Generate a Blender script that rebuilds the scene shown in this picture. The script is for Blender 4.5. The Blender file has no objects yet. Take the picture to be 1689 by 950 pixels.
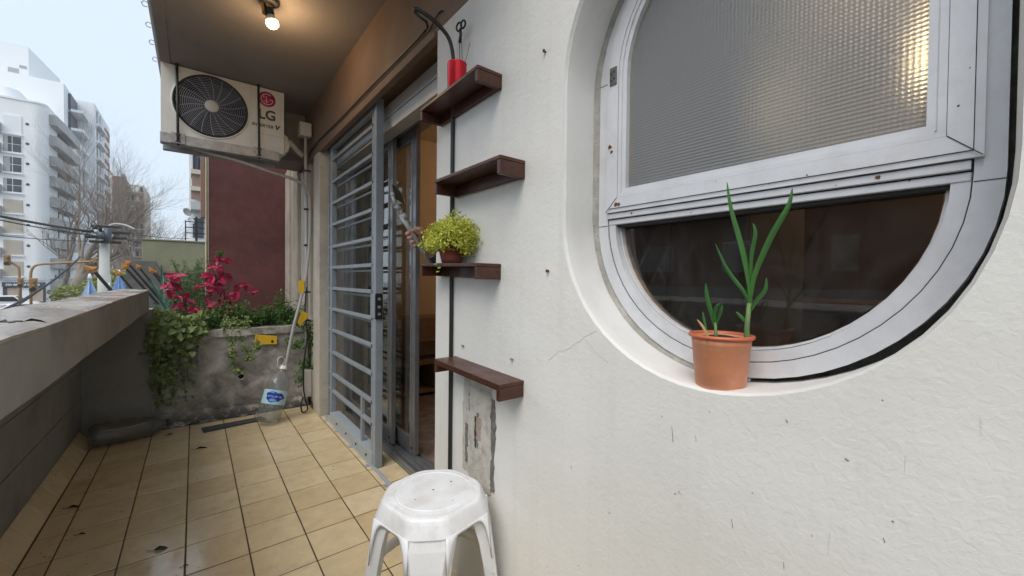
import bpy, bmesh, math, random
from math import sin, cos, pi, sqrt, radians, atan2
from mathutils import Vector as V, Matrix, noise as mnoise
random.seed(7)
SC = bpy.context.scene
COL = SC.collection

# ------------------------------------------------------------------ camera
F_PX, YAW, PITCH, ROLL, CX, CY, EYE = 662.69, 0.668671, 0.0159893, 0.0100336, 844.5, 471.69, 1.07515
fw = V((sin(YAW)*cos(PITCH), cos(YAW)*cos(PITCH), -sin(PITCH)))
r0 = V((cos(YAW), -sin(YAW), 0)); u0 = r0.cross(fw)
rt = cos(ROLL)*r0 + sin(ROLL)*u0; up = -sin(ROLL)*r0 + cos(ROLL)*u0
cd = bpy.data.cameras.new('camera'); cam = bpy.data.objects.new('camera', cd); COL.objects.link(cam)
cam.matrix_world = Matrix(((rt.x, up.x, -fw.x, 0), (rt.y, up.y, -fw.y, 0), (rt.z, up.z, -fw.z, EYE), (0, 0, 0, 1)))
cd.sensor_width = 36; cd.lens = F_PX*36/1689; cd.shift_y = -(475-CY)/1689
cd.clip_start = 0.02; cd.clip_end = 3000
SC.camera = cam
# ------------------------------------------------------------------ world, sun, exposure
SUN_EL, SUN_AZ = radians(53), radians(-118)     # azimuth measured from +y towards +x
w = bpy.data.worlds.new('World'); SC.world = w; w.use_nodes = True
nt = w.node_tree; bg = nt.nodes['Background']
sky = nt.nodes.new('ShaderNodeTexSky'); sky.sky_type = 'NISHITA'; sky.sun_disc = False
sky.sun_elevation = SUN_EL; sky.sun_rotation = SUN_AZ; sky.dust_density = 3.0; sky.air_density = 1.0
mx = nt.nodes.new('ShaderNodeMixRGB'); mx.inputs[0].default_value = 0.66
mx.inputs[2].default_value = (8.7, 10.0, 11.3, 1)      # even cloud cover
nt.links.new(sky.outputs[0], mx.inputs[1]); nt.links.new(mx.outputs[0], bg.inputs[0])
bg.inputs[1].default_value = 0.076
sd = bpy.data.lights.new('sun', 'SUN'); sd.energy = 1.5; sd.angle = radians(40); sd.color = (1, .94, .86)
so = bpy.data.objects.new('sun', sd); COL.objects.link(so); so.location = (-30, 10, 60)
sdir = V((sin(SUN_AZ)*cos(SUN_EL), cos(SUN_AZ)*cos(SUN_EL), sin(SUN_EL)))
so.rotation_euler = (-sdir).to_track_quat('-Z', 'Y').to_euler()
SC.view_settings.view_transform = 'Standard'; SC.view_settings.look = 'None'
SC.view_settings.exposure = 0.74; SC.view_settings.gamma = 1
SC.render.engine = 'CYCLES'
cy = SC.cycles
cy.max_bounces = 10; cy.diffuse_bounces = 5; cy.glossy_bounces = 5; cy.transmission_bounces = 8; cy.transparent_max_bounces = 16
cy.sample_clamp_indirect = 6; cy.caustics_reflective = False; cy.caustics_refractive = False
cy.use_denoising = True

# ------------------------------------------------------------------ helpers
def at(px, py, y):
    """the point at depth plane y that was measured at photo position px, py"""
    d = fw + (px-CX)/F_PX*rt - (py-CY)/F_PX*up
    return V((0, 0, EYE)) + d*(y/d.y)
def atx(px, py, x):
    d = fw + (px-CX)/F_PX*rt - (py-CY)/F_PX*up
    return V((0, 0, EYE)) + d*(x/d.x)

class MB:
    def __init__(s): s.v = []; s.f = []; s.sm = []
    def face(s, pts, smooth=False):
        b = len(s.v); s.v += [tuple(p) for p in pts]; s.f.append(tuple(range(b, b+len(pts)))); s.sm.append(smooth); return s
    def hexa(s, P, smooth=False):
        b = len(s.v); s.v += [tuple(p) for p in P]
        for q in ((0,3,2,1),(4,5,6,7),(0,1,5,4),(1,2,6,5),(2,3,7,6),(3,0,4,7)):
            s.f.append(tuple(b+i for i in q)); s.sm.append(smooth)
        return s
    def box(s, x0, x1, y0, y1, z0, z1):
        return s.hexa([(x0,y0,z0),(x1,y0,z0),(x1,y1,z0),(x0,y1,z0),(x0,y0,z1),(x1,y0,z1),(x1,y1,z1),(x0,y1,z1)])
    def beam(s, a, b, wd, ht, upv=(0,0,1)):
        a, b = V(a), V(b); d = (b-a).normalized(); u = V(upv)
        if abs(d.dot(u)) > .98: u = V((0,1,0))
        sx = d.cross(u).normalized(); uz = sx.cross(d).normalized(); sx *= wd/2; uz *= ht/2
        return s.hexa([a-sx-uz, a+sx-uz, b+sx-uz, b-sx-uz, a-sx+uz, a+sx+uz, b+sx+uz, b-sx+uz])
    def tube(s, pts, r, n=8, caps=True, smooth=True):
        pts = [V(p) for p in pts]; m = len(pts); rr = r if isinstance(r, (list, tuple)) else [r]*m
        b = len(s.v); prev = None
        for i, p in enumerate(pts):
            t = (pts[min(i+1, m-1)]-pts[max(i-1, 0)])
            t = t.normalized() if t.length > 1e-9 else V((0,0,1))
            if prev is None:
                a = V((0,0,1)) if abs(t.z) < .9 else V((1,0,0)); prev = t.cross(a).normalized()
            else:
                prev = (prev - t*prev.dot(t));
                prev = prev.normalized() if prev.length > 1e-6 else t.orthogonal().normalized()
            q = t.cross(prev)
            for k in range(n):
                a = 2*pi*k/n; c = p + (prev*cos(a)+q*sin(a))*rr[i]; s.v.append(tuple(c))
        for i in range(m-1):
            for k in range(n):
                k2 = (k+1) % n; s.f.append((b+i*n+k, b+i*n+k2, b+(i+1)*n+k2, b+(i+1)*n+k)); s.sm.append(smooth)
        if caps:
            s.f.append(tuple(b+k for k in range(n))[::-1]); s.sm.append(False)
            s.f.append(tuple(b+(m-1)*n+k for k in range(n))); s.sm.append(False)
        return s
    def lathe(s, prof, c=(0,0,0), n=24, M=None, smooth=True, close=False):
        b = len(s.v); m = len(prof); c = V(c)
        for r, z in prof:
            for k in range(n):
                a = 2*pi*k/n; p = V((r*cos(a), r*sin(a), z))
                if M: p = M @ p
                s.v.append(tuple(p+c))
        for i in range(m-1):
            for k in range(n):
                k2 = (k+1) % n; s.f.append((b+i*n+k, b+i*n+k2, b+(i+1)*n+k2, b+(i+1)*n+k)); s.sm.append(smooth)
        if not close:
            s.f.append(tuple(b+k for k in range(n))[::-1]); s.sm.append(False)
            s.f.append(tuple(b+(m-1)*n+k for k in range(n))); s.sm.append(False)
        return s
    def prism(s, poly, h0, h1, axis='x'):
        def P(a, b_, h): return {'x': (h, a, b_), 'y': (a, h, b_), 'z': (a, b_, h)}[axis]
        b = len(s.v); n = len(poly)
        s.v += [P(a, c, h0) for a, c in poly] + [P(a, c, h1) for a, c in poly]
        s.f.append(tuple(range(b, b+n))); s.sm.append(False); s.f.append(tuple(range(b+2*n-1, b+n-1, -1))); s.sm.append(False)
        for i in range(n):
            j = (i+1) % n; s.f.append((b+i, b+n+i, b+n+j, b+j)); s.sm.append(False)
        return s
    def ribbon(s, A, B, smooth=True, close=False):
        b = len(s.v); n = len(A); s.v += [tuple(p) for p in A]+[tuple(p) for p in B]
        for i in range(n if close else n-1):
            j = (i+1) % n; s.f.append((b+i, b+j, b+n+j, b+n+i)); s.sm.append(smooth)
        return s
    def leaf(s, p, d, nrm, L, W, fold=.25, droop=.15):
        """a folded six-point leaf"""
        d = V(d).normalized(); nrm = V(nrm); sd_ = d.cross(nrm)
        sd_ = sd_.normalized() if sd_.length > 1e-6 else d.orthogonal().normalized(); nn = sd_.cross(d); p = V(p)
        m1 = p+d*L*.45-nn*L*droop*.2; tip = p+d*L-nn*L*droop
        a1 = p+d*L*.35+sd_*W/2+nn*W*fold; a2 = p+d*L*.35-sd_*W/2+nn*W*fold
        b1 = p+d*L*.72+sd_*W*.34+nn*(W*fold*.7-L*droop*.45); b2 = p+d*L*.72-sd_*W*.34+nn*(W*fold*.7-L*droop*.45)
        b = len(s.v); s.v += [tuple(q) for q in (p, m1, tip, a1, b1, a2, b2)]
        for q in ((0,3,1),(1,3,4),(1,4,2),(0,1,5),(1,6,5),(1,2,6)): s.f.append(tuple(b+i for i in q)); s.sm.append(True)
        return s
    def mesh(s, name, off=(0,0,0)):
        me = bpy.data.meshes.new(name); ox, oy, oz = off
        me.from_pydata([(x-ox, y-oy, z-oz) for x, y, z in s.v], [], s.f)
        me.polygons.foreach_set('use_smooth', s.sm); me.update(); return me

def base_of(o):
    p = V((0,0,0))
    while o is not None: p += o.location; o = o.parent
    return p
def obj(name, mb, m, parent=None, bevel=0, kind=None, fix=True, loc=None):
    if loc is None: loc = V((0,0,0))
    off = base_of(parent)+V(loc)
    me = mb.mesh(name, off) if isinstance(mb, MB) else mb
    if fix and isinstance(mb, MB):
        bm = bmesh.new(); bm.from_mesh(me); bmesh.ops.recalc_face_normals(bm, faces=bm.faces); bm.to_mesh(me); bm.free()
    o = bpy.data.objects.new(name, me); COL.objects.link(o); o.location = loc
    if parent: o.parent = parent
    if m and not me.materials: me.materials.append(m)
    if bevel:
        b = o.modifiers.new('bevel', 'BEVEL'); b.width = bevel; b.segments = 2; b.limit_method = 'ANGLE'; b.angle_limit = radians(40)
    if kind: o['kind'] = kind
    return o
def thing(name, label, cat, loc=(0,0,0), group=None):
    o = bpy.data.objects.new(name, None); COL.objects.link(o); o.location = loc; o.empty_display_size = .1
    o['label'] = label; o['category'] = cat
    if group: o['group'] = group
    return o
def tag(o, label, cat, group=None):
    o['label'] = label; o['category'] = cat
    if group: o['group'] = group
    return o
def struct(name, mb, m, **k):
    return obj(name, mb, m, kind='structure', **k)
def inst(name, me, parent, loc, rot=None, scale=None):
    o = bpy.data.objects.new(name, me); COL.objects.link(o); o.parent = parent; o.location = loc
    if rot is not None: o.rotation_euler = rot
    if scale is not None: o.scale = scale
    return o

# ------------------------------------------------------------------ materials
def newmat(name):
    m = bpy.data.materials.new(name); m.use_nodes = True
    return m, m.node_tree.nodes, m.node_tree.links, m.node_tree.nodes['Principled BSDF']
def N(ns, t, **k):
    n = ns.new(t)
    for a, b in k.items(): setattr(n, a, b)
    return n
def ramp(ns, stops):
    r = ns.new('ShaderNodeValToRGB'); e = r.color_ramp.elements
    while len(e) < len(stops): e.new(.5)
    for i, (p, c) in enumerate(stops):
        e[i].position = p; e[i].color = (*c, 1) if len(c) == 3 else c
    return r
def mixc(ns, ls, fac, a, b, blend='MIX'):
    m = ns.new('ShaderNodeMixRGB'); m.blend_type = blend
    for i, v in ((0, fac), (1, a), (2, b)):
        if hasattr(v, 'is_linked'): ls.new(v, m.inputs[i])
        elif i == 0: m.inputs[0].default_value = v
        else: m.inputs[i].default_value = (*v, 1)
    return m.outputs[0]
def noise(ns, ls, scale, detail=4, rough=.55, co=None, stretch=None, dist=0):
    n = ns.new('ShaderNodeTexNoise'); n.inputs['Scale'].default_value = scale; n.inputs['Detail'].default_value = detail
    n.inputs['Roughness'].default_value = rough; n.inputs['Distortion'].default_value = dist
    if co is None:
        tc = ns.new('ShaderNodeNewGeometry'); co = tc.outputs['Position']
    if stretch:
        mp = ns.new('ShaderNodeMapping'); mp.inputs['Scale'].default_value = stretch; ls.new(co, mp.inputs[0]); co = mp.outputs[0]
    ls.new(co, n.inputs['Vector']); return n.outputs['Fac']
def objco(ns):
    return ns.new('ShaderNodeTexCoord').outputs['Object']
def bumpit(ns, ls, b, h, strength=.3, dist=.01, prev=None):
    n = ns.new('ShaderNodeBump'); n.inputs['Strength'].default_value = strength; n.inputs['Distance'].default_value = dist
    ls.new(h, n.inputs['Height'])
    if prev is not None: ls.new(prev, n.inputs['Normal'])
    if b is not None: ls.new(n.outputs[0], b.inputs['Normal'])
    return n.outputs[0]
def mat(name, col, rough=.6, var=.15, vs=6, bump=0, bs=80, metal=0, rvar=.15, dirt=None, dirtamt=.5, ds=3, spec=.5, rnd=0, bdist=.004):
    m, ns, ls, b = newmat(name); co = objco(ns)
    n1 = noise(ns, ls, vs, 6, .6, co)
    dk = tuple(c*(1-var) for c in col); lt = tuple(min(1, c*(1+var)) for c in col)
    r = ramp(ns, [(.3, dk), (.7, lt)]); ls.new(n1, r.inputs[0]); c = r.outputs[0]
    if dirt:
        n2 = noise(ns, ls, ds, 8, .7, co); r2 = ramp(ns, [(.48, (0,0,0)), (.75, (dirtamt,)*3)]); ls.new(n2, r2.inputs[0])
        c = mixc(ns, ls, r2.outputs[0], c, dirt)
    if rnd:
        oi = ns.new('ShaderNodeObjectInfo'); hs = ns.new('ShaderNodeHueSaturation')
        mr = ns.new('ShaderNodeMapRange'); mr.inputs['To Min'].default_value = 1-rnd; mr.inputs['To Max'].default_value = 1+rnd
        ls.new(oi.outputs['Random'], mr.inputs[0]); ls.new(mr.outputs[0], hs.inputs['Value']); ls.new(c, hs.inputs['Color']); c = hs.outputs[0]
    ls.new(c, b.inputs['Base Color'])
    rr = ns.new('ShaderNodeMapRange'); rr.inputs['To Min'].default_value = max(.02, rough-rvar); rr.inputs['To Max'].default_value = min(1, rough+rvar)
    ls.new(noise(ns, ls, vs*2.3, 5, .6, co), rr.inputs[0]); ls.new(rr.outputs[0], b.inputs['Roughness'])
    b.inputs['Metallic'].default_value = metal; b.inputs['Specular IOR Level'].default_value = spec
    if bump: bumpit(ns, ls, b, noise(ns, ls, bs, 4, .6, co), bump, bdist)
    return m

M = {}
# white stucco of the facade
def stucco():
    m, ns, ls, b = newmat('white_stucco')
    g = ns.new('ShaderNodeNewGeometry').outputs['Position']
    big = noise(ns, ls, 1.6, 5, .6, g)
    streak = noise(ns, ls, 1, 5, .65, g, (30, 30, 1.1))
    r = ramp(ns, [(.3, (.625, .62, .59)), (.7, (.725, .72, .69))]); ls.new(big, r.inputs[0])
    r2 = ramp(ns, [(.52, (0,0,0)), (.80, (.25,)*3)]); ls.new(streak, r2.inputs[0])
    c = mixc(ns, ls, r2.outputs[0], r.outputs[0], (.50, .48, .44))
    sp = noise(ns, ls, 55, 2, .5, g); r3 = ramp(ns, [(.752, (0,0,0)), (.775, (.6,)*3)]); ls.new(sp, r3.inputs[0])
    sp2 = noise(ns, ls, 5, 2, .5, g); r4 = ramp(ns, [(.5, (0,0,0)), (.65, (1,1,1))]); ls.new(sp2, r4.inputs[0])
    mm = ns.new('ShaderNodeMath'); mm.operation = 'MULTIPLY'; ls.new(r3.outputs[0], mm.inputs[0]); ls.new(r4.outputs[0], mm.inputs[1])
    c = mixc(ns, ls, mm.outputs[0], c, (.16, .14, .12))
    # thin drip marks
    dr = noise(ns, ls, 1, 2, .5, g, (150, 150, 7)); r5 = ramp(ns, [(.755, (0,0,0)), (.80, (.4,)*3)]); ls.new(dr, r5.inputs[0])
    c = mixc(ns, ls, r5.outputs[0], c, (.34, .31, .27))
    ls.new(c, b.inputs['Base Color']); b.inputs['Roughness'].default_value = .72
    tw = noise(ns, ls, 2.1, 4, .6, g, (1, 1, .6)); am = ns.new('ShaderNodeMath'); am.operation = 'MULTIPLY_ADD'; ls.new(tw, am.inputs[0]); am.inputs[1].default_value = .9; am.inputs[2].default_value = .25; am.use_clamp = True
    hh = ns.new('ShaderNodeMath'); hh.operation = 'MULTIPLY'; ls.new(noise(ns, ls, 82, 3, .55, g, None, .7), hh.inputs[0]); ls.new(am.outputs[0], hh.inputs[1])
    b1 = bumpit(ns, ls, None, hh.outputs[0], .42, .0034)
    b0 = bumpit(ns, ls, None, noise(ns, ls, 9, 4, .5, g), .28, .005, b1)
    b2 = bumpit(ns, ls, b, noise(ns, ls, 30, 3, .5, g), .25, .003, b0)
    return m
M['stucco'] = stucco()
M['reveal'] = mat('smooth_white_paint', (.70,.695,.675), .6, .05, 5, .35, 60, dirt=(.5,.48,.45), dirtamt=.35, ds=7, bdist=.002)
M['beam'] = mat('brown_painted_render', (.175,.122,.09), .75, .12, 4, .5, 120, dirt=(.16,.10,.07), dirtamt=.5, bdist=.003)
M['ceiling'] = mat('grey_brown_ceiling_render', (.225,.203,.192), .85, .12, 3, .55, 150, dirt=(.14,.11,.09), dirtamt=.4, bdist=.003)
M['pilaster'] = mat('aged_cream_paint', (.50,.46,.39), .7, .12, 4, .4, 70, dirt=(.26,.23,.19), dirtamt=.7, ds=5)
def tilemat():
    m, ns, ls, b = newmat('wet_beige_tile'); g = ns.new('ShaderNodeNewGeometry').outputs['Position']
    oi = ns.new('ShaderNodeObjectInfo').outputs['Random']
    r = ramp(ns, [(0, (.65,.505,.30)), (.5, (.715,.575,.355)), (1, (.755,.62,.405))]); ls.new(oi, r.inputs[0])
    n = noise(ns, ls, 14, 6, .65, g); r2 = ramp(ns, [(.3, (.86,.86,.86)), (.7, (1.06,1.05,1.04))]); ls.new(n, r2.inputs[0])
    c = mixc(ns, ls, 1, r.outputs[0], r2.outputs[0], 'MULTIPLY')
    d = noise(ns, ls, 3.4, 7, .7, g); r3 = ramp(ns, [(.56, (0,0,0)), (.8, (.45,)*3)]); ls.new(d, r3.inputs[0])
    c = mixc(ns, ls, r3.outputs[0], c, (.26,.16,.08))
    s = noise(ns, ls, 70, 2, .5, g); r4 = ramp(ns, [(.745, (0,0,0)), (.77, (.8,)*3)]); ls.new(s, r4.inputs[0])
    c = mixc(ns, ls, r4.outputs[0], c, (.09,.055,.035))
    ls.new(c, b.inputs['Base Color'])
    w_ = noise(ns, ls, 2.2, 4, .6, g); rw = ramp(ns, [(.35, (.045,)*3), (.65, (.24,)*3)]); ls.new(w_, rw.inputs[0]); ls.new(rw.outputs[0], b.inputs['Roughness'])
    b.inputs['Specular IOR Level'].default_value = .6
    bumpit(ns, ls, b, noise(ns, ls, 42, 3, .5, g), .10, .002)
    return m
M['tile'] = tilemat()
M['grout'] = mat('dirty_brown_grout', (.075,.05,.032), .8, .4, 20, .4, 90)
def concrete():
    m, ns, ls, b = newmat('mouldy_concrete'); g = ns.new('ShaderNodeNewGeometry').outputs['Position']
    n1 = noise(ns, ls, 5, 9, .68, g, None, .8); r = ramp(ns, [(.30, (.13,.125,.11)), (.44, (.30,.285,.26)), (.56, (.47,.45,.415)), (.72, (.64,.62,.575))]); ls.new(n1, r.inputs[0])
    n2 = noise(ns, ls, 2.2, 6, .7, g); r2 = ramp(ns, [(.46, (0,0,0)), (.66, (.7,)*3)]); ls.new(n2, r2.inputs[0])
    c = mixc(ns, ls, r2.outputs[0], r.outputs[0], (.13,.125,.105))
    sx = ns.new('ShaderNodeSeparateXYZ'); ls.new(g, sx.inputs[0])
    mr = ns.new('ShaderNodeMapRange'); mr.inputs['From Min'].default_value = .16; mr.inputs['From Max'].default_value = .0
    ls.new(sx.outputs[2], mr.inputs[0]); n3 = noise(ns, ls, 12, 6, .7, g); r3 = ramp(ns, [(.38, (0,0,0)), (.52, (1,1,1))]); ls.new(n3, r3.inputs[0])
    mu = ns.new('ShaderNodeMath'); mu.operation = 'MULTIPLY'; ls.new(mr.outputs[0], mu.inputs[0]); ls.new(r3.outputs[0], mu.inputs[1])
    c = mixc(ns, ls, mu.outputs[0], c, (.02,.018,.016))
    ls.new(c, b.inputs['Base Color']); b.inputs['Roughness'].default_value = .85
    bumpit(ns, ls, b, n1, .6, .012, bumpit(ns, ls, None, noise(ns, ls, 60, 5, .6, g), .4, .004)); return m
M['concrete'] = concrete()
M['parapet'] = mat('grey_painted_render', (.25,.247,.236), .8, .12, 3, .45, 130, dirt=(.13,.12,.10), dirtamt=.6, ds=4, bdist=.003)
def coping():
    m, ns, ls, b = newmat('wet_worn_coping'); g = ns.new('ShaderNodeNewGeometry').outputs['Position']
    n1 = noise(ns, ls, 7, 8, .7, g, (1,.35,1)); r = ramp(ns, [(.28, (.24,.20,.175)), (.5, (.42,.38,.345)), (.72, (.54,.51,.48))]); ls.new(n1, r.inputs[0]); ls.new(r.outputs[0], b.inputs['Base Color'])
    rw = ramp(ns, [(.4, (.08,)*3), (.66, (.36,)*3)]); ls.new(noise(ns, ls, 6, 5, .6, g, (1,.4,1)), rw.inputs[0]); ls.new(rw.outputs[0], b.inputs['Roughness'])
    bumpit(ns, ls, b, n1, .25, .006); return m
M['coping'] = coping()
M['alu'] = mat('painted_white_aluminium', (.60,.61,.635), .42, .05, 9, .12, 40, metal=.15, dirt=(.36,.35,.33), dirtamt=.35, ds=11, bdist=.001)
M['alu_line'] = mat('dark_groove', (.03,.03,.032), .7, .2)
M['alu_door'] = mat('anodised_grey_aluminium', (.36,.37,.385), .38, .10, 6, .08, 60, metal=.75, dirt=(.10,.10,.10), dirtamt=.5, ds=6, bdist=.001)
M['shutter'] = mat('off_white_shutter_box', (.55,.56,.55), .5, .06, 4, .1, 30, dirt=(.3,.29,.27), dirtamt=.4)
M['grille'] = mat('light_blue_grey_enamel', (.275,.312,.350), .42, .08, 7, .12, 60, dirt=(.15,.16,.17), dirtamt=.4, ds=8, bdist=.001)
M['grille2'] = mat('blue_grey_sill_enamel', (.37,.42,.47), .42, .10, 9, .12, 60, dirt=(.22,.23,.24), dirtamt=.5, ds=9, bdist=.001)
M['black'] = mat('black_plastic', (.012,.012,.013), .45, .3, 10)
M['darkmetal'] = mat('dark_rusted_rod', (.03,.026,.025), .55, .4, 20)
M['galv'] = mat('galvanised_bracket', (.33,.335,.34), .5, .25, 12, .2, 50, metal=.35, dirt=(.12,.115,.11), dirtamt=.8, ds=14)
M['sealgrey'] = mat('old_grey_mortar', (.10,.105,.095), .85, .4, 30, .6, 60, dirt=(.28,.28,.26), dirtamt=.7, ds=22)
M['sealant'] = mat('dirty_old_sealant', (.33,.32,.29), .8, .3, 40, .8, 90, dirt=(.09,.085,.075), dirtamt=.85, ds=20)
M['hinge'] = mat('tarnished_hinge', (.13,.135,.12), .5, .35, 40, .3, 60, metal=.4)
M['acwhite'] = mat('ac_off_white_steel', (.60,.60,.575), .42, .05, 4, .05, 30, dirt=(.36,.34,.30), dirtamt=.35, ds=5)
M['acdark'] = mat('ac_shroud_dark', (.012,.013,.018), .55, .2)
M['acguard'] = mat('ac_guard_wire', (.34,.37,.44), .4, .1)
M['achub'] = mat('ac_hub_grey', (.46,.46,.43), .5, .05)
M['magenta'] = mat('crimson_print', (.38,.012,.085), .45, .03)
M['printdark'] = mat('dark_grey_print', (.035,.035,.04), .5, .05)
M['printwhite'] = mat('white_print', (.7,.7,.7), .5, .05)
M['brass'] = mat('aged_brass_socket', (.45,.31,.13), .35, .25, 20, .2, 60, metal=.8)
M['wood'] = None
def wood(name, c1, c2, rough, axis=(2, 1, 14), sc=9):
    m, ns, ls, b = newmat(name); co = objco(ns)
    n = noise(ns, ls, sc, 7, .65, co, axis, .7); r = ramp(ns, [(.3, c1), (.7, c2)]); ls.new(n, r.inputs[0])
    n2 = noise(ns, ls, 16, 6, .7, co); r2 = ramp(ns, [(.55, (0,0,0)), (.75, (.5,)*3)]); ls.new(n2, r2.inputs[0])
    c = mixc(ns, ls, r2.outputs[0], r.outputs[0], tuple(x*1.8+.02 for x in c2)); ls.new(c, b.inputs['Base Color'])
    rr = ramp(ns, [(.3, (rough-.12,)*3), (.7, (rough+.15,)*3)]); ls.new(n2, rr.inputs[0]); ls.new(rr.outputs[0], b.inputs['Roughness'])
    bumpit(ns, ls, b, n, .25, .002); return m
M['wood'] = wood('varnished_red_brown_wood', (.026,.009,.0045), (.088,.026,.013), .36, (10, 1.2, 14))
M['pine'] = wood('warm_pine', (.17,.10,.05), (.25,.155,.085), .5, (2, 2, 14))
M['plastic'] = mat('scuffed_white_plastic', (.74,.75,.77), .40, .04, 10, .10, 90, dirt=(.44,.40,.35), dirtamt=.5, ds=13, bdist=.0012)
M['screwhole'] = mat('dirty_hole', (.04,.03,.025), .8, .2)
M['terracotta'] = mat('terracotta_plastic', (.60,.235,.12), .5, .12, 9, .06, 60, dirt=(.70,.48,.36), dirtamt=.6, ds=14, bdist=.001)
M['terracotta2'] = mat('terracotta_rim', (.50,.125,.055), .42, .08, 9)
M['redclay'] = mat('dull_red_clay', (.20,.055,.035), .6, .2, 12)
M['soil'] = mat('dark_soil', (.025,.018,.013), .95, .5, 60, .9, 120, bdist=.01)
M['redmetal'] = mat('glossy_red_metal', (.62,.018,.03), .2, .08, 8, metal=.55)
def leafmat(name, c1, c2, rough=.5, sc=7, trans=.25):
    m, ns, ls, b = newmat(name); g = ns.new('ShaderNodeNewGeometry')
    n = noise(ns, ls, sc, 3, .6, g.outputs['Position']); oi = ns.new('ShaderNodeObjectInfo').outputs['Random']
    ad = ns.new('ShaderNodeMath'); ad.operation = 'ADD'; ls.new(n, ad.inputs[0])
    wn = ns.new('ShaderNodeMath'); wn.operation = 'MULTIPLY_ADD'; ls.new(g.outputs['Random Per Island'], wn.inputs[0]); wn.inputs[1].default_value = .55; wn.inputs[2].default_value = -.27
    ls.new(wn.outputs[0], ad.inputs[1])
    ad2 = ns.new('ShaderNodeMath'); ad2.operation = 'MULTIPLY_ADD'; ls.new(oi, ad2.inputs[0]); ad2.inputs[1].default_value = .3; ls.new(ad.outputs[0], ad2.inputs[2])
    r = ramp(ns, [(.28, c1), (.85, c2)]); ls.new(ad2.outputs[0], r.inputs[0]); ls.new(r.outputs[0], b.inputs['Base Color']); b.inputs['Roughness'].default_value = rough
    t = ns.new('ShaderNodeBsdfTranslucent'); ls.new(r.outputs[0], t.inputs[0]); mxs = ns.new('ShaderNodeMixShader'); mxs.inputs[0].default_value = trans
    out = ns['Material Output']; ls.new(b.outputs[0], mxs.inputs[1]); ls.new(t.outputs[0], mxs.inputs[2]); ls.new(mxs.outputs[0], out.inputs[0]); return m
M['lime'] = leafmat('lime_leaf', (.36,.41,.035), (.80,.80,.17), .55, 30, .4)
M['ivy'] = leafmat('ivy_leaf', (.06,.115,.03), (.27,.34,.12), .45, 8)
M['green'] = leafmat('fresh_green_leaf', (.025,.085,.014), (.09,.19,.03), .5, 9)
M['onion'] = leafmat('onion_leaf', (.025,.10,.022), (.055,.17,.035), .35, 14, .2)
M['dryleaf'] = leafmat('dry_straw_leaf', (.35,.20,.07), (.48,.32,.14), .7, 14, .2)
M['crimson'] = leafmat('crimson_leaf', (.07,.003,.012), (.46,.020,.085), .45, 26, .25)
M['rosemary'] = leafmat('rosemary_needle', (.03,.085,.03), (.11,.19,.07), .6, 10)
M['agave'] = leafmat('blue_green_blade', (.10,.20,.17), (.22,.36,.30), .5, 6, .1)
M['farleaf'] = leafmat('hedge_leaf', (.12,.15,.03), (.33,.36,.12), .7, .6)
M['stem'] = mat('plant_stem', (.06,.035,.025), .7, .3, 30)
M['greenstem'] = mat('green_stem', (.10,.17,.05), .6, .3, 30)
M['deadleaf'] = mat('wet_dead_leaf', (.018,.011,.008), .45, .4, 30)
M['grime'] = mat('slate_strip', (.055,.058,.062), .65, .3, 14, .5, 60)
M['yellow'] = mat('yellow_card', (.72,.44,.015), .55, .1, 9)
M['pvc'] = mat('grey_white_conduit', (.50,.49,.46), .55, .12, 7, dirt=(.22,.2,.17), dirtamt=.6, ds=6)
M['hose'] = mat('grey_hose', (.36,.355,.34), .5, .12, 9)
M['redwall'] = mat('oxblood_render', (.125,.043,.039), .8, .2, 5, .9, 60, dirt=(.07,.028,.026), dirtamt=.75, ds=4, bdist=.008)
M['cream'] = mat('cream_trim', (.56,.47,.33), .65, .08, 6)
M['bone'] = mat('old_bone_paint', (.42,.37,.31), .7, .15, 5, .3, 60, dirt=(.22,.19,.16), dirtamt=.6, ds=4)
def fres(ns, ls, ior, bp=None):
    """surface reflectance that is the same from both sides of a thin sheet"""
    g = ns.new('ShaderNodeNewGeometry').outputs['Backfacing']; mr = ns.new('ShaderNodeMapRange'); mr.inputs['To Min'].default_value = ior; mr.inputs['To Max'].default_value = 1/ior
    ls.new(g, mr.inputs[0]); fr = ns.new('ShaderNodeFresnel'); ls.new(mr.outputs[0], fr.inputs[0])
    if bp is not None: ls.new(bp, fr.inputs['Normal'])
    return fr
def glassmat(name, tint, ior=1.5, rough=0.0, refl=1.0, pattern=None, bumpd=.001):
    m, ns, ls, b = newmat(name); ns.remove(b); out = ns['Material Output']
    tr = ns.new('ShaderNodeBsdfTransparent'); tr.inputs[0].default_value = (*tint, 1)
    gl = ns.new('ShaderNodeBsdfGlossy'); gl.inputs['Roughness'].default_value = rough
    fr = fres(ns, ls, ior)
    mu = ns.new('ShaderNodeMath'); mu.operation = 'MULTIPLY'; mu.inputs[1].default_value = refl; mu.use_clamp = True; ls.new(fr.outputs[0], mu.inputs[0])
    mxs = ns.new('ShaderNodeMixShader'); ls.new(mu.outputs[0], mxs.inputs[0]); ls.new(tr.outputs[0], mxs.inputs[1]); ls.new(gl.outputs[0], mxs.inputs[2]); ls.new(mxs.outputs[0], out.inputs[0])
    g = ns.new('ShaderNodeNewGeometry').outputs['Position']
    bp = bumpit(ns, ls, None, noise(ns, ls, 2.5, 2, .5, g), .15, .003); ls.new(bp, gl.inputs['Normal'])
    return m, ns, ls, tr, gl, mxs, bp
M['doorglass'] = glassmat('door_glass', (.80,.82,.80), 1.5, .02, 1.8)[0]
M['carglass'] = mat('dark_glass', (.02,.025,.03), .08, .1)
M['winglass'] = mat('far_window_glass', (.05,.06,.075), .12, .5, .4)
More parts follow.
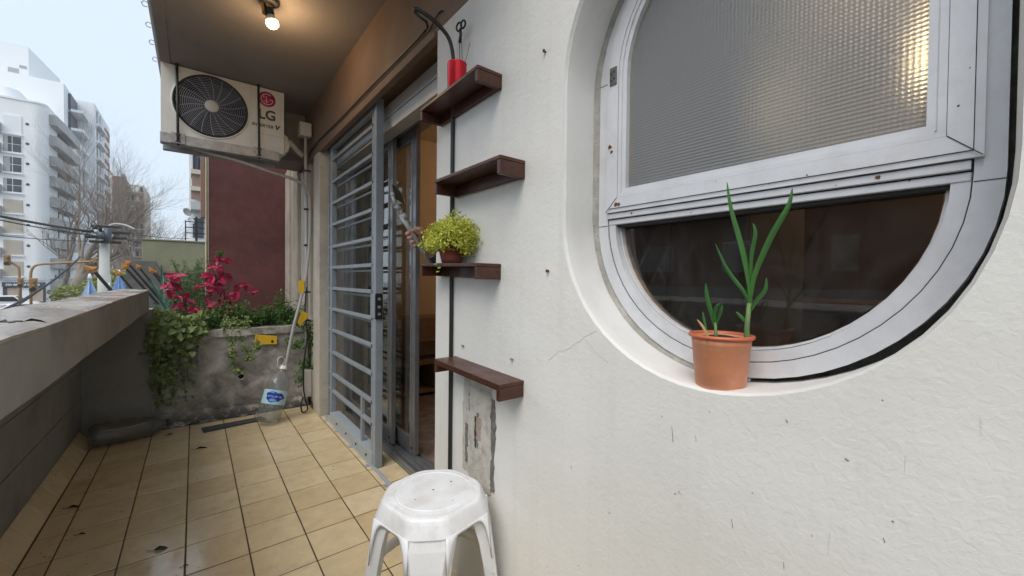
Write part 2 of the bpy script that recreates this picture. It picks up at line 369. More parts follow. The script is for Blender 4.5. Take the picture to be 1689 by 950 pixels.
def lowerglass():
    m, ns, ls, tr, gl, mxs, bp = glassmat('engraved_clear_glass', (.50,.46,.43), 1.5, .02, 1.25)
    g = ns.new('ShaderNodeNewGeometry').outputs['Position']; sx = ns.new('ShaderNodeSeparateXYZ'); ls.new(g, sx.inputs[0])
    def lin(a, b_):
        m1 = ns.new('ShaderNodeMath'); m1.operation = 'MULTIPLY'; m1.inputs[1].default_value = a; ls.new(sx.outputs[1], m1.inputs[0])
        m2 = ns.new('ShaderNodeMath'); m2.operation = 'MULTIPLY_ADD'; m2.inputs[1].default_value = b_; ls.new(sx.outputs[2], m2.inputs[0]); ls.new(m1.outputs[0], m2.inputs[2])
        f = ns.new('ShaderNodeMath'); f.operation = 'FRACT'; ls.new(m2.outputs[0], f.inputs[0])
        l = ns.new('ShaderNodeMath'); l.operation = 'LESS_THAN'; l.inputs[1].default_value = .03; ls.new(f.outputs[0], l.inputs[0]); return l.outputs[0]
    a = ns.new('ShaderNodeMath'); a.operation = 'MAXIMUM'; ls.new(lin(17, 9.5), a.inputs[0]); ls.new(lin(17, -9.5), a.inputs[1])
    df = ns.new('ShaderNodeBsdfDiffuse'); df.inputs[0].default_value = (.30,.30,.29,1)
    mu = ns.new('ShaderNodeMath'); mu.operation = 'MULTIPLY'; mk = ns.new('ShaderNodeMapRange'); mk.inputs['From Min'].default_value = .36; mk.inputs['From Max'].default_value = .66; mk.inputs['To Min'].default_value = .012; mk.inputs['To Max'].default_value = .12; ls.new(sx.outputs[1], mk.inputs[0]); ls.new(mk.outputs[0], mu.inputs[1]); ls.new(a.outputs[0], mu.inputs[0])
    m2 = ns.new('ShaderNodeMixShader'); ls.new(mu.outputs[0], m2.inputs[0]); ls.new(mxs.outputs[0], m2.inputs[1]); ls.new(df.outputs[0], m2.inputs[2])
    # dust film
    m3 = ns.new('ShaderNodeMixShader'); dn = noise(ns, ls, 9, 7, .7, g, (1,1,.5), .8); dr_ = ramp(ns, [(.42, (.008,)*3), (.72, (.075,)*3)]); ls.new(dn, dr_.inputs[0]); ls.new(dr_.outputs[0], m3.inputs[0]); ls.new(m2.outputs[0], m3.inputs[1]); ls.new(df.outputs[0], m3.inputs[2])
    ls.new(m3.outputs[0], ns['Material Output'].inputs[0]); return m
M['lowerglass'] = lowerglass()
def pattglass():
    m, ns, ls, b = newmat('patterned_glass'); ns.remove(b); out = ns['Material Output']
    g = ns.new('ShaderNodeNewGeometry').outputs['Position']; sx = ns.new('ShaderNodeSeparateXYZ'); ls.new(g, sx.inputs[0])
    def sn(o):
        a = ns.new('ShaderNodeMath'); a.operation = 'MULTIPLY'; a.inputs[1].default_value = 2*pi/.0072; ls.new(o, a.inputs[0])
        s_ = ns.new('ShaderNodeMath'); s_.operation = 'SINE'; ls.new(a.outputs[0], s_.inputs[0]); return s_.outputs[0]
    mu = ns.new('ShaderNodeMath'); mu.operation = 'ADD'; ls.new(sn(sx.outputs[1]), mu.inputs[0]); ls.new(sn(sx.outputs[2]), mu.inputs[1])
    bp = bumpit(ns, ls, None, mu.outputs[0], .30, .0008)
    gl = ns.new('ShaderNodeBsdfGlossy'); gl.inputs['Roughness'].default_value = .13; ls.new(bp, gl.inputs['Normal'])
    rf = ns.new('ShaderNodeBsdfRefraction'); rf.inputs['IOR'].default_value = 1.25; rf.inputs['Roughness'].default_value = .33; ls.new(bp, rf.inputs['Normal']); rf.inputs[0].default_value = (.86,.87,.86,1)
    fr = fres(ns, ls, 1.5, bp)
    f2 = ns.new('ShaderNodeMath'); f2.operation = 'MULTIPLY'; f2.inputs[1].default_value = 2.6; f2.use_clamp = True; ls.new(fr.outputs[0], f2.inputs[0])
    mxs = ns.new('ShaderNodeMixShader'); ls.new(f2.outputs[0], mxs.inputs[0]); ls.new(rf.outputs[0], mxs.inputs[1]); ls.new(gl.outputs[0], mxs.inputs[2])
    df = ns.new('ShaderNodeBsdfDiffuse'); df.inputs[0].default_value = (.33,.335,.335,1); ls.new(bp, df.inputs['Normal'])
    m3 = ns.new('ShaderNodeMixShader'); m3.inputs[0].default_value = .42; ls.new(mxs.outputs[0], m3.inputs[1]); ls.new(df.outputs[0], m3.inputs[2])
    ls.new(m3.outputs[0], out.inputs[0]); return m
M['pattglass'] = pattglass()
def pet(name, tint, haze):
    m, ns, ls, b = newmat(name); ns.remove(b); out = ns['Material Output']
    g = objco(ns)
    bp = bumpit(ns, ls, None, noise(ns, ls, 22, 3, .5, g), .5, .006)
    tr = ns.new('ShaderNodeBsdfTransparent'); tr.inputs[0].default_value = (*tint, 1)
    gl = ns.new('ShaderNodeBsdfGlossy'); gl.inputs['Roughness'].default_value = .12; ls.new(bp, gl.inputs['Normal'])
    fr = fres(ns, ls, 1.5, bp)
    mxs = ns.new('ShaderNodeMixShader'); ls.new(fr.outputs[0], mxs.inputs[0]); ls.new(tr.outputs[0], mxs.inputs[1]); ls.new(gl.outputs[0], mxs.inputs[2])
    df = ns.new('ShaderNodeBsdfDiffuse'); df.inputs[0].default_value = (.5,.5,.49,1)
    m3 = ns.new('ShaderNodeMixShader'); m3.inputs[0].default_value = haze; ls.new(mxs.outputs[0], m3.inputs[1]); ls.new(df.outputs[0], m3.inputs[2]); ls.new(m3.outputs[0], out.inputs[0]); return m
M['pet'] = pet('clear_pet', (.78,.82,.85), .17)
M['petdusty'] = pet('dusty_pet', (.62,.63,.64), .13)
def label_mat():
    m, ns, ls, b = newmat('blue_bottle_label'); co = objco(ns)
    b.inputs['Base Color'].default_value = (.42,.66,.72,1); b.inputs['Roughness'].default_value = .4; return m
M['label'] = label_mat()
M['labelblue'] = mat('deep_blue_print', (.012,.035,.36), .4, .25, 25)
M['labellight'] = mat('sky_blue_print', (.12,.42,.75), .4, .1, 25)
def emit(name, col, s):
    m, ns, ls, b = newmat(name); b.inputs['Emission Color'].default_value = (*col, 1); b.inputs['Emission Strength'].default_value = s; b.inputs['Base Color'].default_value = (*col, 1); return m
M['bulb'] = emit('lit_bulb_glass', (1, .74, .38), 14)
M['bulb2'] = emit('lit_bulb_indoors', (1, .72, .38), 9)
M['bulb3'] = emit('frosted_kitchen_bulb', (1, .74, .42), 5)
M['room'] = mat('warm_room_paint', (.56,.41,.265), .8, .05, 3)
M['roomceil'] = mat('room_ceiling_paint', (.55,.42,.28), .8, .05, 3)
M['kitchen'] = mat('kitchen_brown_tile', (.075,.050,.038), .5, .2, 3)
M['kitchgrey'] = mat('shade_block_grey', (.20,.20,.195), .5, .1, 4)
M['kitchenlight'] = mat('kitchen_plaster', (.52,.47,.42), .8, .05, 3)
def marble():
    m, ns, ls, b = newmat('red_brown_marble'); g = ns.new('ShaderNodeNewGeometry').outputs['Position']
    r = ramp(ns, [(.35, (.16,.115,.10)), (.6, (.30,.235,.215)), (.72, (.46,.40,.38))]); ls.new(noise(ns, ls, 5, 9, .7, g, None, 1.6), r.inputs[0]); ls.new(r.outputs[0], b.inputs['Base Color']); b.inputs['Roughness'].default_value = .25; return m
M['marble'] = marble()
M['curtain'] = leafmat('grey_beige_curtain', (.42,.40,.37), (.52,.50,.46), .8, 3, .45)
M['skin'] = mat('skin', (.56,.31,.23), .5, .08, 20)
M['navy'] = mat('navy_cloth', (.022,.026,.055), .85, .15, 30, .3, 200)
M['hair'] = mat('dark_hair', (.02,.013,.01), .6, .3, 60)
M['stick'] = mat('grey_white_pole', (.42,.43,.44), .4, .08, 12)
M['paddle'] = mat('brown_black_head', (.045,.036,.030), .4, .2, 14)
M['asphalt'] = mat('wet_asphalt', (.055,.056,.058), .5, .2, .6, .3, 8)
M['pavement'] = mat('grey_pavement', (.22,.215,.205), .7, .15, .8)
M['roadpaint'] = mat('road_paint', (.7,.7,.68), .6, .1, 2)
M['bldg'] = mat('white_facade_paint', (.80,.81,.815), .75, .04, .12, dirt=(.62,.62,.61), dirtamt=.4, ds=.12)
M['bldg2'] = mat('cool_white_facade', (.80,.82,.84), .75, .04, .1, dirt=(.66,.67,.68), dirtamt=.4, ds=.1)
M['bldggrey'] = mat('grey_balcony_concrete', (.40,.405,.40), .75, .08, .3, dirt=(.26,.26,.25), dirtamt=.5, ds=.4)
M['bldgbeige'] = mat('beige_shutter', (.50,.44,.36), .7, .08, .8)
M['bldgbrown'] = mat('brown_brick_facade', (.25,.165,.135), .8, .15, .4, dirt=(.16,.11,.09), dirtamt=.5, ds=.3)
M['bldgred'] = mat('brick_red_facade', (.33,.16,.12), .8, .15, .4)
M['bldgcream'] = mat('cream_facade', (.52,.45,.36), .8, .1, .3)
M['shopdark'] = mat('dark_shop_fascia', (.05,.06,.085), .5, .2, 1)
M['shopbeige'] = mat('shop_blind', (.45,.36,.27), .7, .1, 1)
M['greenwall'] = mat('moss_green_render', (.215,.215,.135), .85, .12, 2, .4, 40, dirt=(.11,.115,.075), dirtamt=.55, ds=1.6)
M['darkstone'] = mat('dark_stone', (.10,.094,.085), .85, .25, 4, .6, 20, dirt=(.19,.18,.165), dirtamt=.6, ds=5)
M['bark'] = mat('grey_brown_bark', (.20,.165,.135), .85, .25, 2, .6, 12, bdist=.03)
M['twig'] = mat('bare_twig', (.19,.155,.125), .85, .25, 3)
M['pole'] = mat('pale_concrete_pole', (.42,.44,.42), .75, .1, 2)
M['trafficyellow'] = mat('traffic_yellow', (.31,.185,.075), .5, .15, 3)
M['carwhite'] = mat('white_car_paint', (.72,.73,.74), .25, .03, 2)
M['tyre'] = mat('tyre_rubber', (.02,.02,.02), .7, .2, 5)
M['parasol'] = mat('blue_parasol_cloth', (.15,.27,.50), .8, .12, 3)
M['parasol2'] = mat('pale_blue_parasol_cloth', (.40,.48,.60), .8, .12, 3)
M['spear'] = mat('black_iron_bar', (.012,.012,.013), .5, .3, 10)
M['speartip'] = mat('orange_gilt_tip', (.42,.19,.055), .5, .12, 20)
M['rust'] = mat('rust_mark', (.10,.045,.02), .8, .4, 60)
M['crackdark'] = mat('scratch_grey_brown', (.22,.20,.18), .9, .3, 60)
M['crack'] = mat('crack_shadow_grey', (.47,.46,.44), .9, .1)
M['tape'] = mat('torn_masking_tape', (.47,.45,.41), .6, .12, 30, .5, 120, dirt=(.20,.19,.17), dirtamt=.85, ds=26)
M['patch'] = mat('bare_patched_mortar', (.52,.50,.46), .85, .12, 16, .7, 70, dirt=(.20,.185,.16), dirtamt=.7, ds=22)
M['patchdark'] = mat('exposed_grey_mortar', (.14,.138,.128), .9, .35, 30, .8, 90)
M['patchbrown'] = mat('exposed_brown_brick', (.34,.27,.22), .9, .2, 30, .8, 90)

# ================================================================== THE BALCONY
W = .75; YC = 1.435            # facade plane, edge of the door opening
TX0, TA, TY0, TB = -.2276, .1974, 3.2577, .2026      # tile grid
# ---- floor slab and tiles
fl = struct('balcony_floor', MB().box(-.66, 1.08, -1.6, 3.95, -.18, -.0024), M['grout'])
def tile_mesh(lx, ly, name='tile'):
    i, t, zb = .0018, 0, -.006; b = MB(); x, y = lx/2, ly/2
    top = [(-x+i,-y+i,t),(x-i,-y+i,t),(x-i,y-i,t),(-x+i,y-i,t)]
    mid = [(-x,-y,t-.0016),(x,-y,t-.0016),(x,y,t-.0016),(-x,y,t-.0016)]
    bot = [(a, c, zb) for a, c, _ in mid]
    b.face(top)
    for k in range(4):
        k2 = (k+1) % 4; b.face([mid[k], mid[k2], top[k2], top[k]]); b.face([bot[k], bot[k2], mid[k2], mid[k]])
    me = b.mesh(name); me.materials.append(M['tile']); return me
xs = [-.511, -.425, -.2276, -.0302, .1672, .3646, .562, .759, .925]
ys = [3.76] + [TY0-TB*j for j in range(-2, 24)]
cache = {}
for ci in range(len(xs)-1):
    for ri in range(len(ys)-1):
        x0, x1, y1, y0 = xs[ci], xs[ci+1], ys[ri], ys[ri+1]
        if x0 > .74 and (y0 < YC or y1 > 3.36):
            if y1 <= YC or y0 > 3.36: continue
        gx, gy = .0050, .0060
        k = (round(x1-x0, 3), round(y1-y0, 3))
        if k not in cache: cache[k] = tile_mesh(x1-x0-gx, y1-y0-gy)
        a = .0035
        inst('tile', cache[k], fl, ((x0+x1)/2, (y0+y1)/2, random.uniform(-.0006, .0006)), (random.gauss(0, a)*.6, random.gauss(0, a), random.gauss(0, .002)))
# sloped skirting tiles along the parapet
sk0, sk1 = V((-.511, 0, .001)), V((-.575, 0, .085))
ln = (sk1-sk0).length; ang = atan2(sk1.z-sk0.z, sk1.x-sk0.x)
skm = tile_mesh(ln-.003, TB-.004, 'skirting_tile')
for j in range(-3, 23):
    yc = TY0-TB*(j+.5)
    if yc > 3.75: continue
    c = (sk0+sk1)/2
    inst('skirting_tile', skm, fl, (c.x, yc, c.z), (0, -ang, 0))
# 180-flipped so the glazed face looks into the balcony
for o in fl.children:
    if o.name.startswith('skirting'): o.rotation_euler = (0, pi-ang, 0)

# ---- parapet
par = thing('balcony_parapet', 'grey rendered balcony parapet with a wet worn coping on the street side', 'parapet', (-.5, 1, 0))
pp = [(-.249, .975), (-.25, .834), (-.30, .815), (-.575, .74), (-.62, .74), (-.62, .86), (-.378, .980), (-.32, .974)]
nseg = 26; mb = MB()
rings = []
for i in range(nseg+1):
    y = -1.6+(3.745+1.6)*i/nseg
    zi = .962+.0052*(y-1.03)
    rings.append([(x+random.gauss(0, .0016), y, (zi if k_ == 0 else z)+random.gauss(0, .0016)) for k_, (x, z) in enumerate(pp)])
for i in range(nseg): mb.ribbon(rings[i], rings[i+1], smooth=False, close=True)
mb.face(rings[0]); mb.face(rings[-1][::-1])
bm_cop = obj('coping_beam', mb, M['parapet'], par, bevel=.004)
mb = MB(); A = []; B = []
for i in range(nseg+1):
    y = -1.6+(3.748+1.6)*i/nseg
    A.append((-.2475+random.gauss(0, .0016), y, .966+.0052*(y-1.03)+random.gauss(0, .001))); B.append((-.380+random.gauss(0, .003), y, .987+random.gauss(0, .0012)))
mb.ribbon(A, B, smooth=False)
mb.ribbon([(x, y, z-.006) for x, y, z in A], A, smooth=False)
obj('coping_top', mb, M['coping'], par)
obj('lower_wall', MB().box(-.68, -.577, -1.6, 3.9, -.05, .76), M['parapet'], par)
obj('return_wall', MB().box(-.60, -.235, 3.755, 3.95, -.05, .84), M['parapet'], par)
# shuttering board lines on the lower wall
mb = MB()
for z in (.28, .49): mb.box(-.5775, -.5735, -1.6, 3.75, z, z+.006)
obj('board_mark', mb, M['parapet'], par)

# ---- facade wall with the capsule window opening
fac = thing('stucco_wall', 'rough white stucco house wall around the big rounded window', 'wall', (W, .5, 0))
CYW, Z1, Z2, RW = .372, 1.238, 1.58, .37
def capsule(R, cy=CYW, z1=Z1, z2=Z2, n=28, jit=0):
    p = []
    for k in range(n+1):
        a = pi+pi*k/n; q_ = R+jit*math.exp(-((a-pi-.72)/.38)**2); p.append((cy+q_*cos(a), z1+q_*sin(a)))
    for k in range(n+1): a = pi*k/n; p.append((cy+R*cos(a), z2+R*sin(a)))
    return p
def plate_with_hole(x, outer, hole):
    bm = bmesh.new(); es = []
    for loop in (outer, hole):
        vs = [bm.verts.new((x, y, z)) for y, z in loop]
        for i in range(len(vs)): es.append(bm.edges.new((vs[i], vs[(i+1) % len(vs)])))
    bmesh.ops.triangle_fill(bm, use_beauty=True, edges=es, normal=(-1, 0, 0))
    bm.normal_update()
    for f in bm.faces:
        if f.normal.x > 0: f.normal_flip()
    return bm
LZ = 2.045
YSL = .75
outer = [(-1.6, -.02), (YC, -.02), (YC, LZ), (YSL, LZ), (YSL, 3.3), (-1.6, 3.3)]
hole = capsule(RW, jit=.007)
bm = plate_with_hole(W, outer, hole)
for v in bm.verts: v.co -= V((W, .5, 0))
me = bpy.data.meshes.new('wall_face'); bm.to_mesh(me); bm.free()
obj('wall_face', me, M['stucco'], fac)
# soft lip and reveal of the opening
DEP = .125
R_ = []
for dx, dr in ((0, 0), (.003, -.001), (.010, -.004), (.03, -.005), (DEP, -.004), (DEP+.03, -.004)):
    R_.append([(W+dx, y, z) for y, z in capsule(RW+dr, jit=.007)])
mb = MB()
for i in range(len(R_)-1): mb.ribbon(R_[i], R_[i+1], smooth=True, close=True)
obj('window_reveal', mb, M['reveal'], fac)
mb = MB().box(W+.001, .95, YC-.10, YC-.0005, -.02, LZ-.001)      # door jamb return
obj('jamb_return', mb, M['reveal'], fac)
mb = MB().box(W+.16, .95, -1.6, YC-.10, -.02, .84).box(W+.16, .95, -1.6, -.05, .84, 2.1).box(W+.16, .95, .80, YC-.101, .84, 2.1).box(W+.16, .95, -.05, .80, 1.97, 2.1)
mb.box(W+.16, .95, -1.6, YSL-.001, 2.101, 3.3)
obj('wall_core', mb, M['kitchenlight'], fac)
# beam over wall and door
mb = MB().box(W+.002, W+.036, YSL+.001, 4.2, LZ+.002, 2.469).box(W+.0365, .95, YSL+.001, 4.2, 2.115, 2.469)
obj('lintel_beam', mb, M['beam'], fac, bevel=.006)
obj('lintel_lip', MB().box(W-.004, W+.03, YC+.02, 3.34, LZ-.012, LZ+.012), M['beam'], fac, bevel=.003)
# pilaster beyond the door, wall beyond it
mb = MB().box(W, 1.0, 3.335, 3.53, -.02, LZ).box(W+.045, 1.0, 3.53, 5.2, -.4, 2.3)
obj('door_pilaster', mb, M['pilaster'], fac, bevel=.004)
mb = MB().box(W+.02, W+.05, 3.75, 3.95, .55, 2.2).box(W+.012, W+.05, 4.25, 4.50, .5, 2.2).box(W+.02, W+.05, 4.72, 4.95, .5, 2.2)
obj('wall_strip', mb, M['bone'], fac, bevel=.005)
# bare mortar patch under the lowest shelf
pt = MB(); rnd = random.Random(3)
yy0, yy1, zz0, zz1 = 1.035, 1.228, .385, .742
def rag(y0, y1, z0, z1, x, n=10, j=.006):
    def walk():
        w_ = 0; o = []
        for i in range(n+1): w_ = w_*.78+rnd.gauss(0, j*.62); o.append(w_)
        return o
    wl, wr_ = walk(), walk()
    return [(x, y1+wl[i], z0+(z1-z0)*i/n) for i in range(n+1)], [(x, y0+wr_[i], z0+(z1-z0)*i/n) for i in range(n+1)]
def ragstrip(name, y0, y1, z0, z1, x, m, j=.006, th=.004):
    L, Rr = rag(y0, y1, z0, z1, x, 34, j); mb = MB().ribbon(L, Rr, False)
    mb.ribbon([(x+th, a[1]+.002, a[2]) for a in L], L, False); mb.ribbon(Rr, [(x+th, a[1]-.002, a[2]) for a in Rr], False)
    return obj(name, mb, m, fac, fix=False)
ragstrip('mortar_patch', yy0+.012, yy1-.01, zz0+.02, zz1, W-.0035, M['patch'], .002)
ragstrip('mortar_gap', yy0-.003, yy0+.014, zz0+.01, zz1-.05, W-.0045, M['patchdark'], .004)
ragstrip('mortar_gap', yy0+.150, yy0+.166, zz0+.05, zz1-.15, W-.0048, M['patchdark'], .003)
ragstrip('torn_tape', yy0+.142, yy0+.172, zz1-.17, zz1-.015, W-.0055, M['tape'], .003)
ragstrip('torn_tape', yy0+.168, yy0+.180, zz0+.02, zz1-.10, W-.0052, M['tape'], .002)
ragstrip('mortar_gap', yy0+.139, yy0+.142, zz0+.10, zz1-.06, W-.0050, M['alu_line'], .0012)
ragstrip('mortar_gap', yy0+.1, yy0+.103, zz0+.12, zz1-.13, W-.0066, M['alu_line'], .0012)
ragstrip('mortar_gap', yy0+.088, yy0+.096, zz0+.12, zz1-.10, W-.0048, M['patchdark'], .003)
ragstrip('brick_patch', yy0+.062, yy0+.094, zz0+.15, zz1-.13, W-.0052, M['patchbrown'], .006)
ragstrip('torn_tape', yy0+.016, yy0+.062, zz0-.005, zz1-.03, W-.0065, M['tape'], .004)
ragstrip('torn_tape', yy0+.05, yy0+.135, zz1-.115, zz1-.035, W-.0062, M['tape'], .003)
ragstrip('torn_tape', yy0+.108, yy0+.142, zz0+.06, zz1-.12, W-.006, M['tape'], .003)
ragstrip('torn_tape', yy0+.060, yy0+.140, zz0+.01, zz0+.10, W-.0062, M['tape'], .003)
# hole low on the wall behind the stool
mb = MB().lathe([(.014, -.002), (.012, .001), (.001, .001)], (0,0,0), 10, Matrix.Rotation(-pi/2, 4, 'Y')); mb.v = [(x+W-.001, y+1.21, z+.20) for x, y, z in mb.v]
obj('drain_hole', mb, M['patchdark'], fac)

# hairline cracks, scratches and chips seen on the wall face
crk = MB(); rc = random.Random(8)
for path in ([(905, 592), (922, 580), (940, 574), (962, 556), (984, 546)], [(962, 556), (975, 570), (990, 588), (1003, 597)]):
    pts = []
    for (a_, b__), (c_, d_) in zip(path, path[1:]):
        for t in range(4): pts.append(atx(a_+(c_-a_)*t/4+rc.gauss(0, .8), b__+(d_-b__)*t/4+rc.gauss(0, .8), W-.0002))
    pts.append(atx(*path[-1], W-.0002)); crk.tube(pts, .00055, 4)
obj('hairline_crack', crk, M['crack'], fac, kind='stuff')
scr = MB()
for x0, y0, x1, y1, r in ((1108, 703, 1110, 729, .0010), (1147, 717, 1148, 729, .0006), (1206, 856, 1209, 871, .0009), (1394, 756, 1400, 760, .0022), (1471, 859, 1475, 861, .0018), (1457, 887, 1459, 895, .0009), (941, 768, 943, 773, .0015), (1112, 814, 1116, 815, .0016), (1240, 812, 1242, 814, .0014), (1091, 686, 1093, 687, .0014), (1455, 659, 1456, 661, .0014), (1338, 883, 1340, 885, .0012), (902, 933, 904, 935, .0014), (953, 932, 955, 934, .0014), (1296, 692, 1299, 697, .0014), (1292, 926, 1293, 938, .0006)):
    scr.tube([atx(x0, y0, W-.0003), atx((x0+x1)/2+.4, (y0+y1)/2, W-.0003), atx(x1, y1, W-.0003)], r*.55, 5)
obj('wall_scratch', scr, M['crackdark'], fac, kind='stuff')

# ---- ceiling slab of the flat above
struct('balcony_ceiling', MB().prism([(-.175, 2.47), (-.19, 2.50), (-.19, 2.66), (1.1, 2.66), (1.1, 2.47)], YSL+.001, 4.2, 'y').box(-.172, -.12, YSL+.002, 4.2, 2.462, 2.4698), M['ceiling'], bevel=.004)
struct('ceiling_cross_beam', MB().box(.42, .799, 3.86, 4.198, 2.06, 2.469), M['ceiling'], bevel=.004)

# ================================================================== ROUNDED WINDOW
win = thing('rounded_window', 'white aluminium window with round ends, patterned upper sash and clear lower pane', 'window', (W+.12, .37, .87))
CYF, RF = .367, .353
def ring(mb, R1, R2, x0, x1, z1=1.235, z2=1.58, cy=CYF, cy2=None, pick=None):
    """a capsule shaped bar between radii R1 (outer) and R2 (inner), from x0 (front) to x1 (back)"""
    o = capsule(R1, cy, z1, z2); i = capsule(R2, cy2 or cy, z1, z2)
    if pick: o = pick(o); i = pick(i)
    cl = pick is None
    a = [(x0, y, z) for y, z in o]; b = [(x0, y, z) for y, z in i]; c = [(x1, y, z) for y, z in o]; d = [(x1, y, z) for y, z in i]
    mb.ribbon(a, b, False, cl); mb.ribbon(b, d, False, cl); mb.ribbon(c, a, False, cl)
    return mb
XF = W+.120
obj('outer_frame', ring(MB(), RF, RF-.030, XF, XF+.06), M['alu'], win, bevel=.002)
lowh = lambda p: p[:29]
obj('lower_bead', ring(MB(), RF-.0312, RF-.052, XF+.004, XF+.05, pick=lowh), M['alu'], win, bevel=.0015)
obj('lower_bead_step', ring(MB(), RF-.0532, RF-.0575, XF+.022, XF+.052, pick=lowh), M['alu'], win)
obj('frame_groove', ring(MB(), RF-.0295, RF-.0318, XF+.0035, XF+.03), M['alu_line'], win)
# transom: steps from lower pane to the sash
mb = MB().box(XF+.002, XF+.05, CYF-.3205, CYF+.3205, 1.223, 1.236)
obj('transom', mb, M['alu'], win, bevel=.0015)
obj('transom_step', MB().box(XF-.004, XF+.05, CYF-.3205, CYF+.3205, 1.2385, 1.252), M['alu'], win, bevel=.0015)
obj('transom_groove', MB().box(XF+.006, XF+.04, CYF-.3205, CYF+.3205, 1.2355, 1.239).box(XF+.012, XF+.05, CYF-.30, CYF+.30, 1.2165, 1.2232), M['alu_line'], win)
# glass of the lower half
poly = [(y, z) for y, z in capsule(RF-.0555)[:29]]
obj('lower_pane', MB().prism(poly, XF+.036, XF+.041, 'x'), M['lowerglass'], win)
# upper sash
XS = XF-.012
sx0, sx1, sz0 = .0345, .6885, 1.254           # y from right to left, bottom
def sash_outline(d):
    cy_, R = (sx0+sx1)/2, (sx1-sx0)/2-d; z2 = 1.60
    p = [(cy_-R, sz0+d), (cy_+R, sz0+d)]
    for k in range(25): a = pi*k/24; p.append((cy_+R*cos(a), z2+R*sin(a)))
    return p
def sring(mb, d1, d2, x0, x1):
    o, i = sash_outline(d1), sash_outline(d2)
    a = [(x0, y, z) for y, z in o]; b = [(x0, y, z) for y, z in i]; c = [(x1, y, z) for y, z in o]; d = [(x1, y, z) for y, z in i]
    mb.ribbon(a, b, False, True); mb.ribbon(b, d, False, True); mb.ribbon(c, a, False, True); return mb
obj('sash_frame', sring(sring(MB(), 0, .0095, XS+.003, XS+.05), .0105, .036, XS, XS+.05), M['alu'], win, bevel=.0012)
obj('sash_groove', sring(sring(MB(), .0092, .0108, XS+.0038, XS+.02), .0355, .0372, XS+.0035, XS+.02), M['alu_line'], win)
sb = obj('sash_bead', sring(sring(MB(), .0368, .046, XS+.002, XS+.05), .046, .058, XS+.006, XS+.022), M['alu'], win, bevel=.001)
obj('upper_pane', MB().prism(sash_outline(.056), XS+.020, XS+.0245, 'x'), M['pattglass'], win)
obj('dark_seal', MB().prism(capsule(RF+.012), XF+.063, XF+.066, 'x') if False else ring(MB(), RF+.03, RF-.004, XF+.05, XF+.062), M['sealgrey'], win)
seal_o = capsule(RW-.0045, jit=.007); seal_i = capsule(RF-.001, CYF, 1.235, 1.58); rs_ = random.Random(4)
mb = MB(); mb.ribbon([(XF-.002-rs_.random()*.004, y, z) for y, z in seal_o[13:46]], [(XF+.004, y+rs_.random()*.003, z) for y, z in seal_i[13:46]], False)
obj('old_sealant', mb, M['sealant'], win, fix=False)
# mitre lines at the sash corners, joints of the curved frame
mb = MB()
for yb, sgn in ((sx0, 1), (sx1, -1)):
    mb.beam((XS-.0004, yb+sgn*.001, sz0+.001), (XS-.0004, yb+sgn*.036, sz0+.036), .0011, .0012, (1,0,0))
for yb in (CYF-RF+.015, CYF+RF-.015): mb.beam((XF-.0003, yb-.015, 1.221), (XF-.0003, yb+.015, 1.221), .0012, .0012, (1,0,0))
mb.beam((XF-.0003, CYF+RF-.030, 1.60), (XF-.0003, CYF+RF, 1.60), .0012, .0012, (1,0,0))
obj('mitre_joint', mb, M['alu_line'], win)
hg = obj('hinge', MB().box(XS-.003, XS+.001, .657, .678, 1.584, 1.630), M['hinge'], win, bevel=.001)
mb = MB()
for y, z in ((.664, 1.618), (.672, 1.614), (.664, 1.600), (.672, 1.597)):
    mb.lathe([(.0026, 0), (.0024, .0015), (.0005, .0015)], (XS-.003, y, z), 8, Matrix.Rotation(-pi/2, 4, 'Y'))
obj('hinge_screw', mb, M['darkmetal'], hg)
# rust chips and holes
mb = MB(); rr = random.Random(5)
for y, z, r in ((.676, 1.425, .007), (.671, 1.412, .006), (.655, 1.271, .007), (.646, 1.272, .006), (.612, 1.2455, .003), (.146, 1.2455, .0045), (.24, 1.267, .0018), (.11, 1.235, .0015), (.46, 1.229, .0015), (.30, 1.262, .0012), (.667, 1.40, .0013), (.060, 1.33, .0016), (.082, 1.30, .0014), (.050, 1.38, .0013), (.40, 1.285, .0012), (.20, 1.243, .0012)):
    xx = XS-.0006 if z > 1.254 else XF-.0048 if z > 1.237 else XF+.001
    n = 8; mb.face([(xx, y+r*cos(2*pi*k/n)*rr.uniform(.5, 1.1), z+r*sin(2*pi*k/n)*rr.uniform(.5, 1.1)) for k in range(n)])
obj('rust_chip', mb, M['rust'], win, fix=False)
# latch inside
obj('inner_sill', MB().box(XF+.07, .95, -.05, .80, 1.0, 1.004) if False else MB().box(XF+.075, .955, CYF-.33, CYF+.33, .868, .878), M['kitchenlight'], win)

# ---- kitchen behind the window
struct('kitchen_floor', MB().box(.951, 3.4, -1.6, 1.25, -.05, 0), M['kitchen'])
struct('kitchen_walls', MB().box(3.4, 3.5, -1.6, 1.25, 0, 1.7).box(.951, 3.4, -1.7, -1.6, 0, 1.7).box(.951, 3.4, 1.25, 1.33, 0, 1.7), M['kitchen'])
struct('kitchen_upper_walls', MB().box(3.4, 3.5, -1.6, 1.25, 1.701, 2.45).box(.951, 3.4, -1.7, -1.6, 1.701, 2.45).box(.951, 3.4, 1.25, 1.33, 1.701, 2.45).box(.951, 3.5, -1.7, 1.33, 2.45, 2.5), M['kitchenlight'])
kc = thing('kitchen_cupboard', 'dark brown kitchen cupboard dimly seen through the clear lower pane', 'cupboard', (2.9, .3, 0))
obj('body', MB().box(2.85, 3.39, -1.5, 1.2, 0, .93), M['kitchen'], kc, bevel=.004)
obj('worktop', MB().box(2.80, 3.39, -1.5, 1.2, .932, .97), M['pine'], kc, bevel=.004)
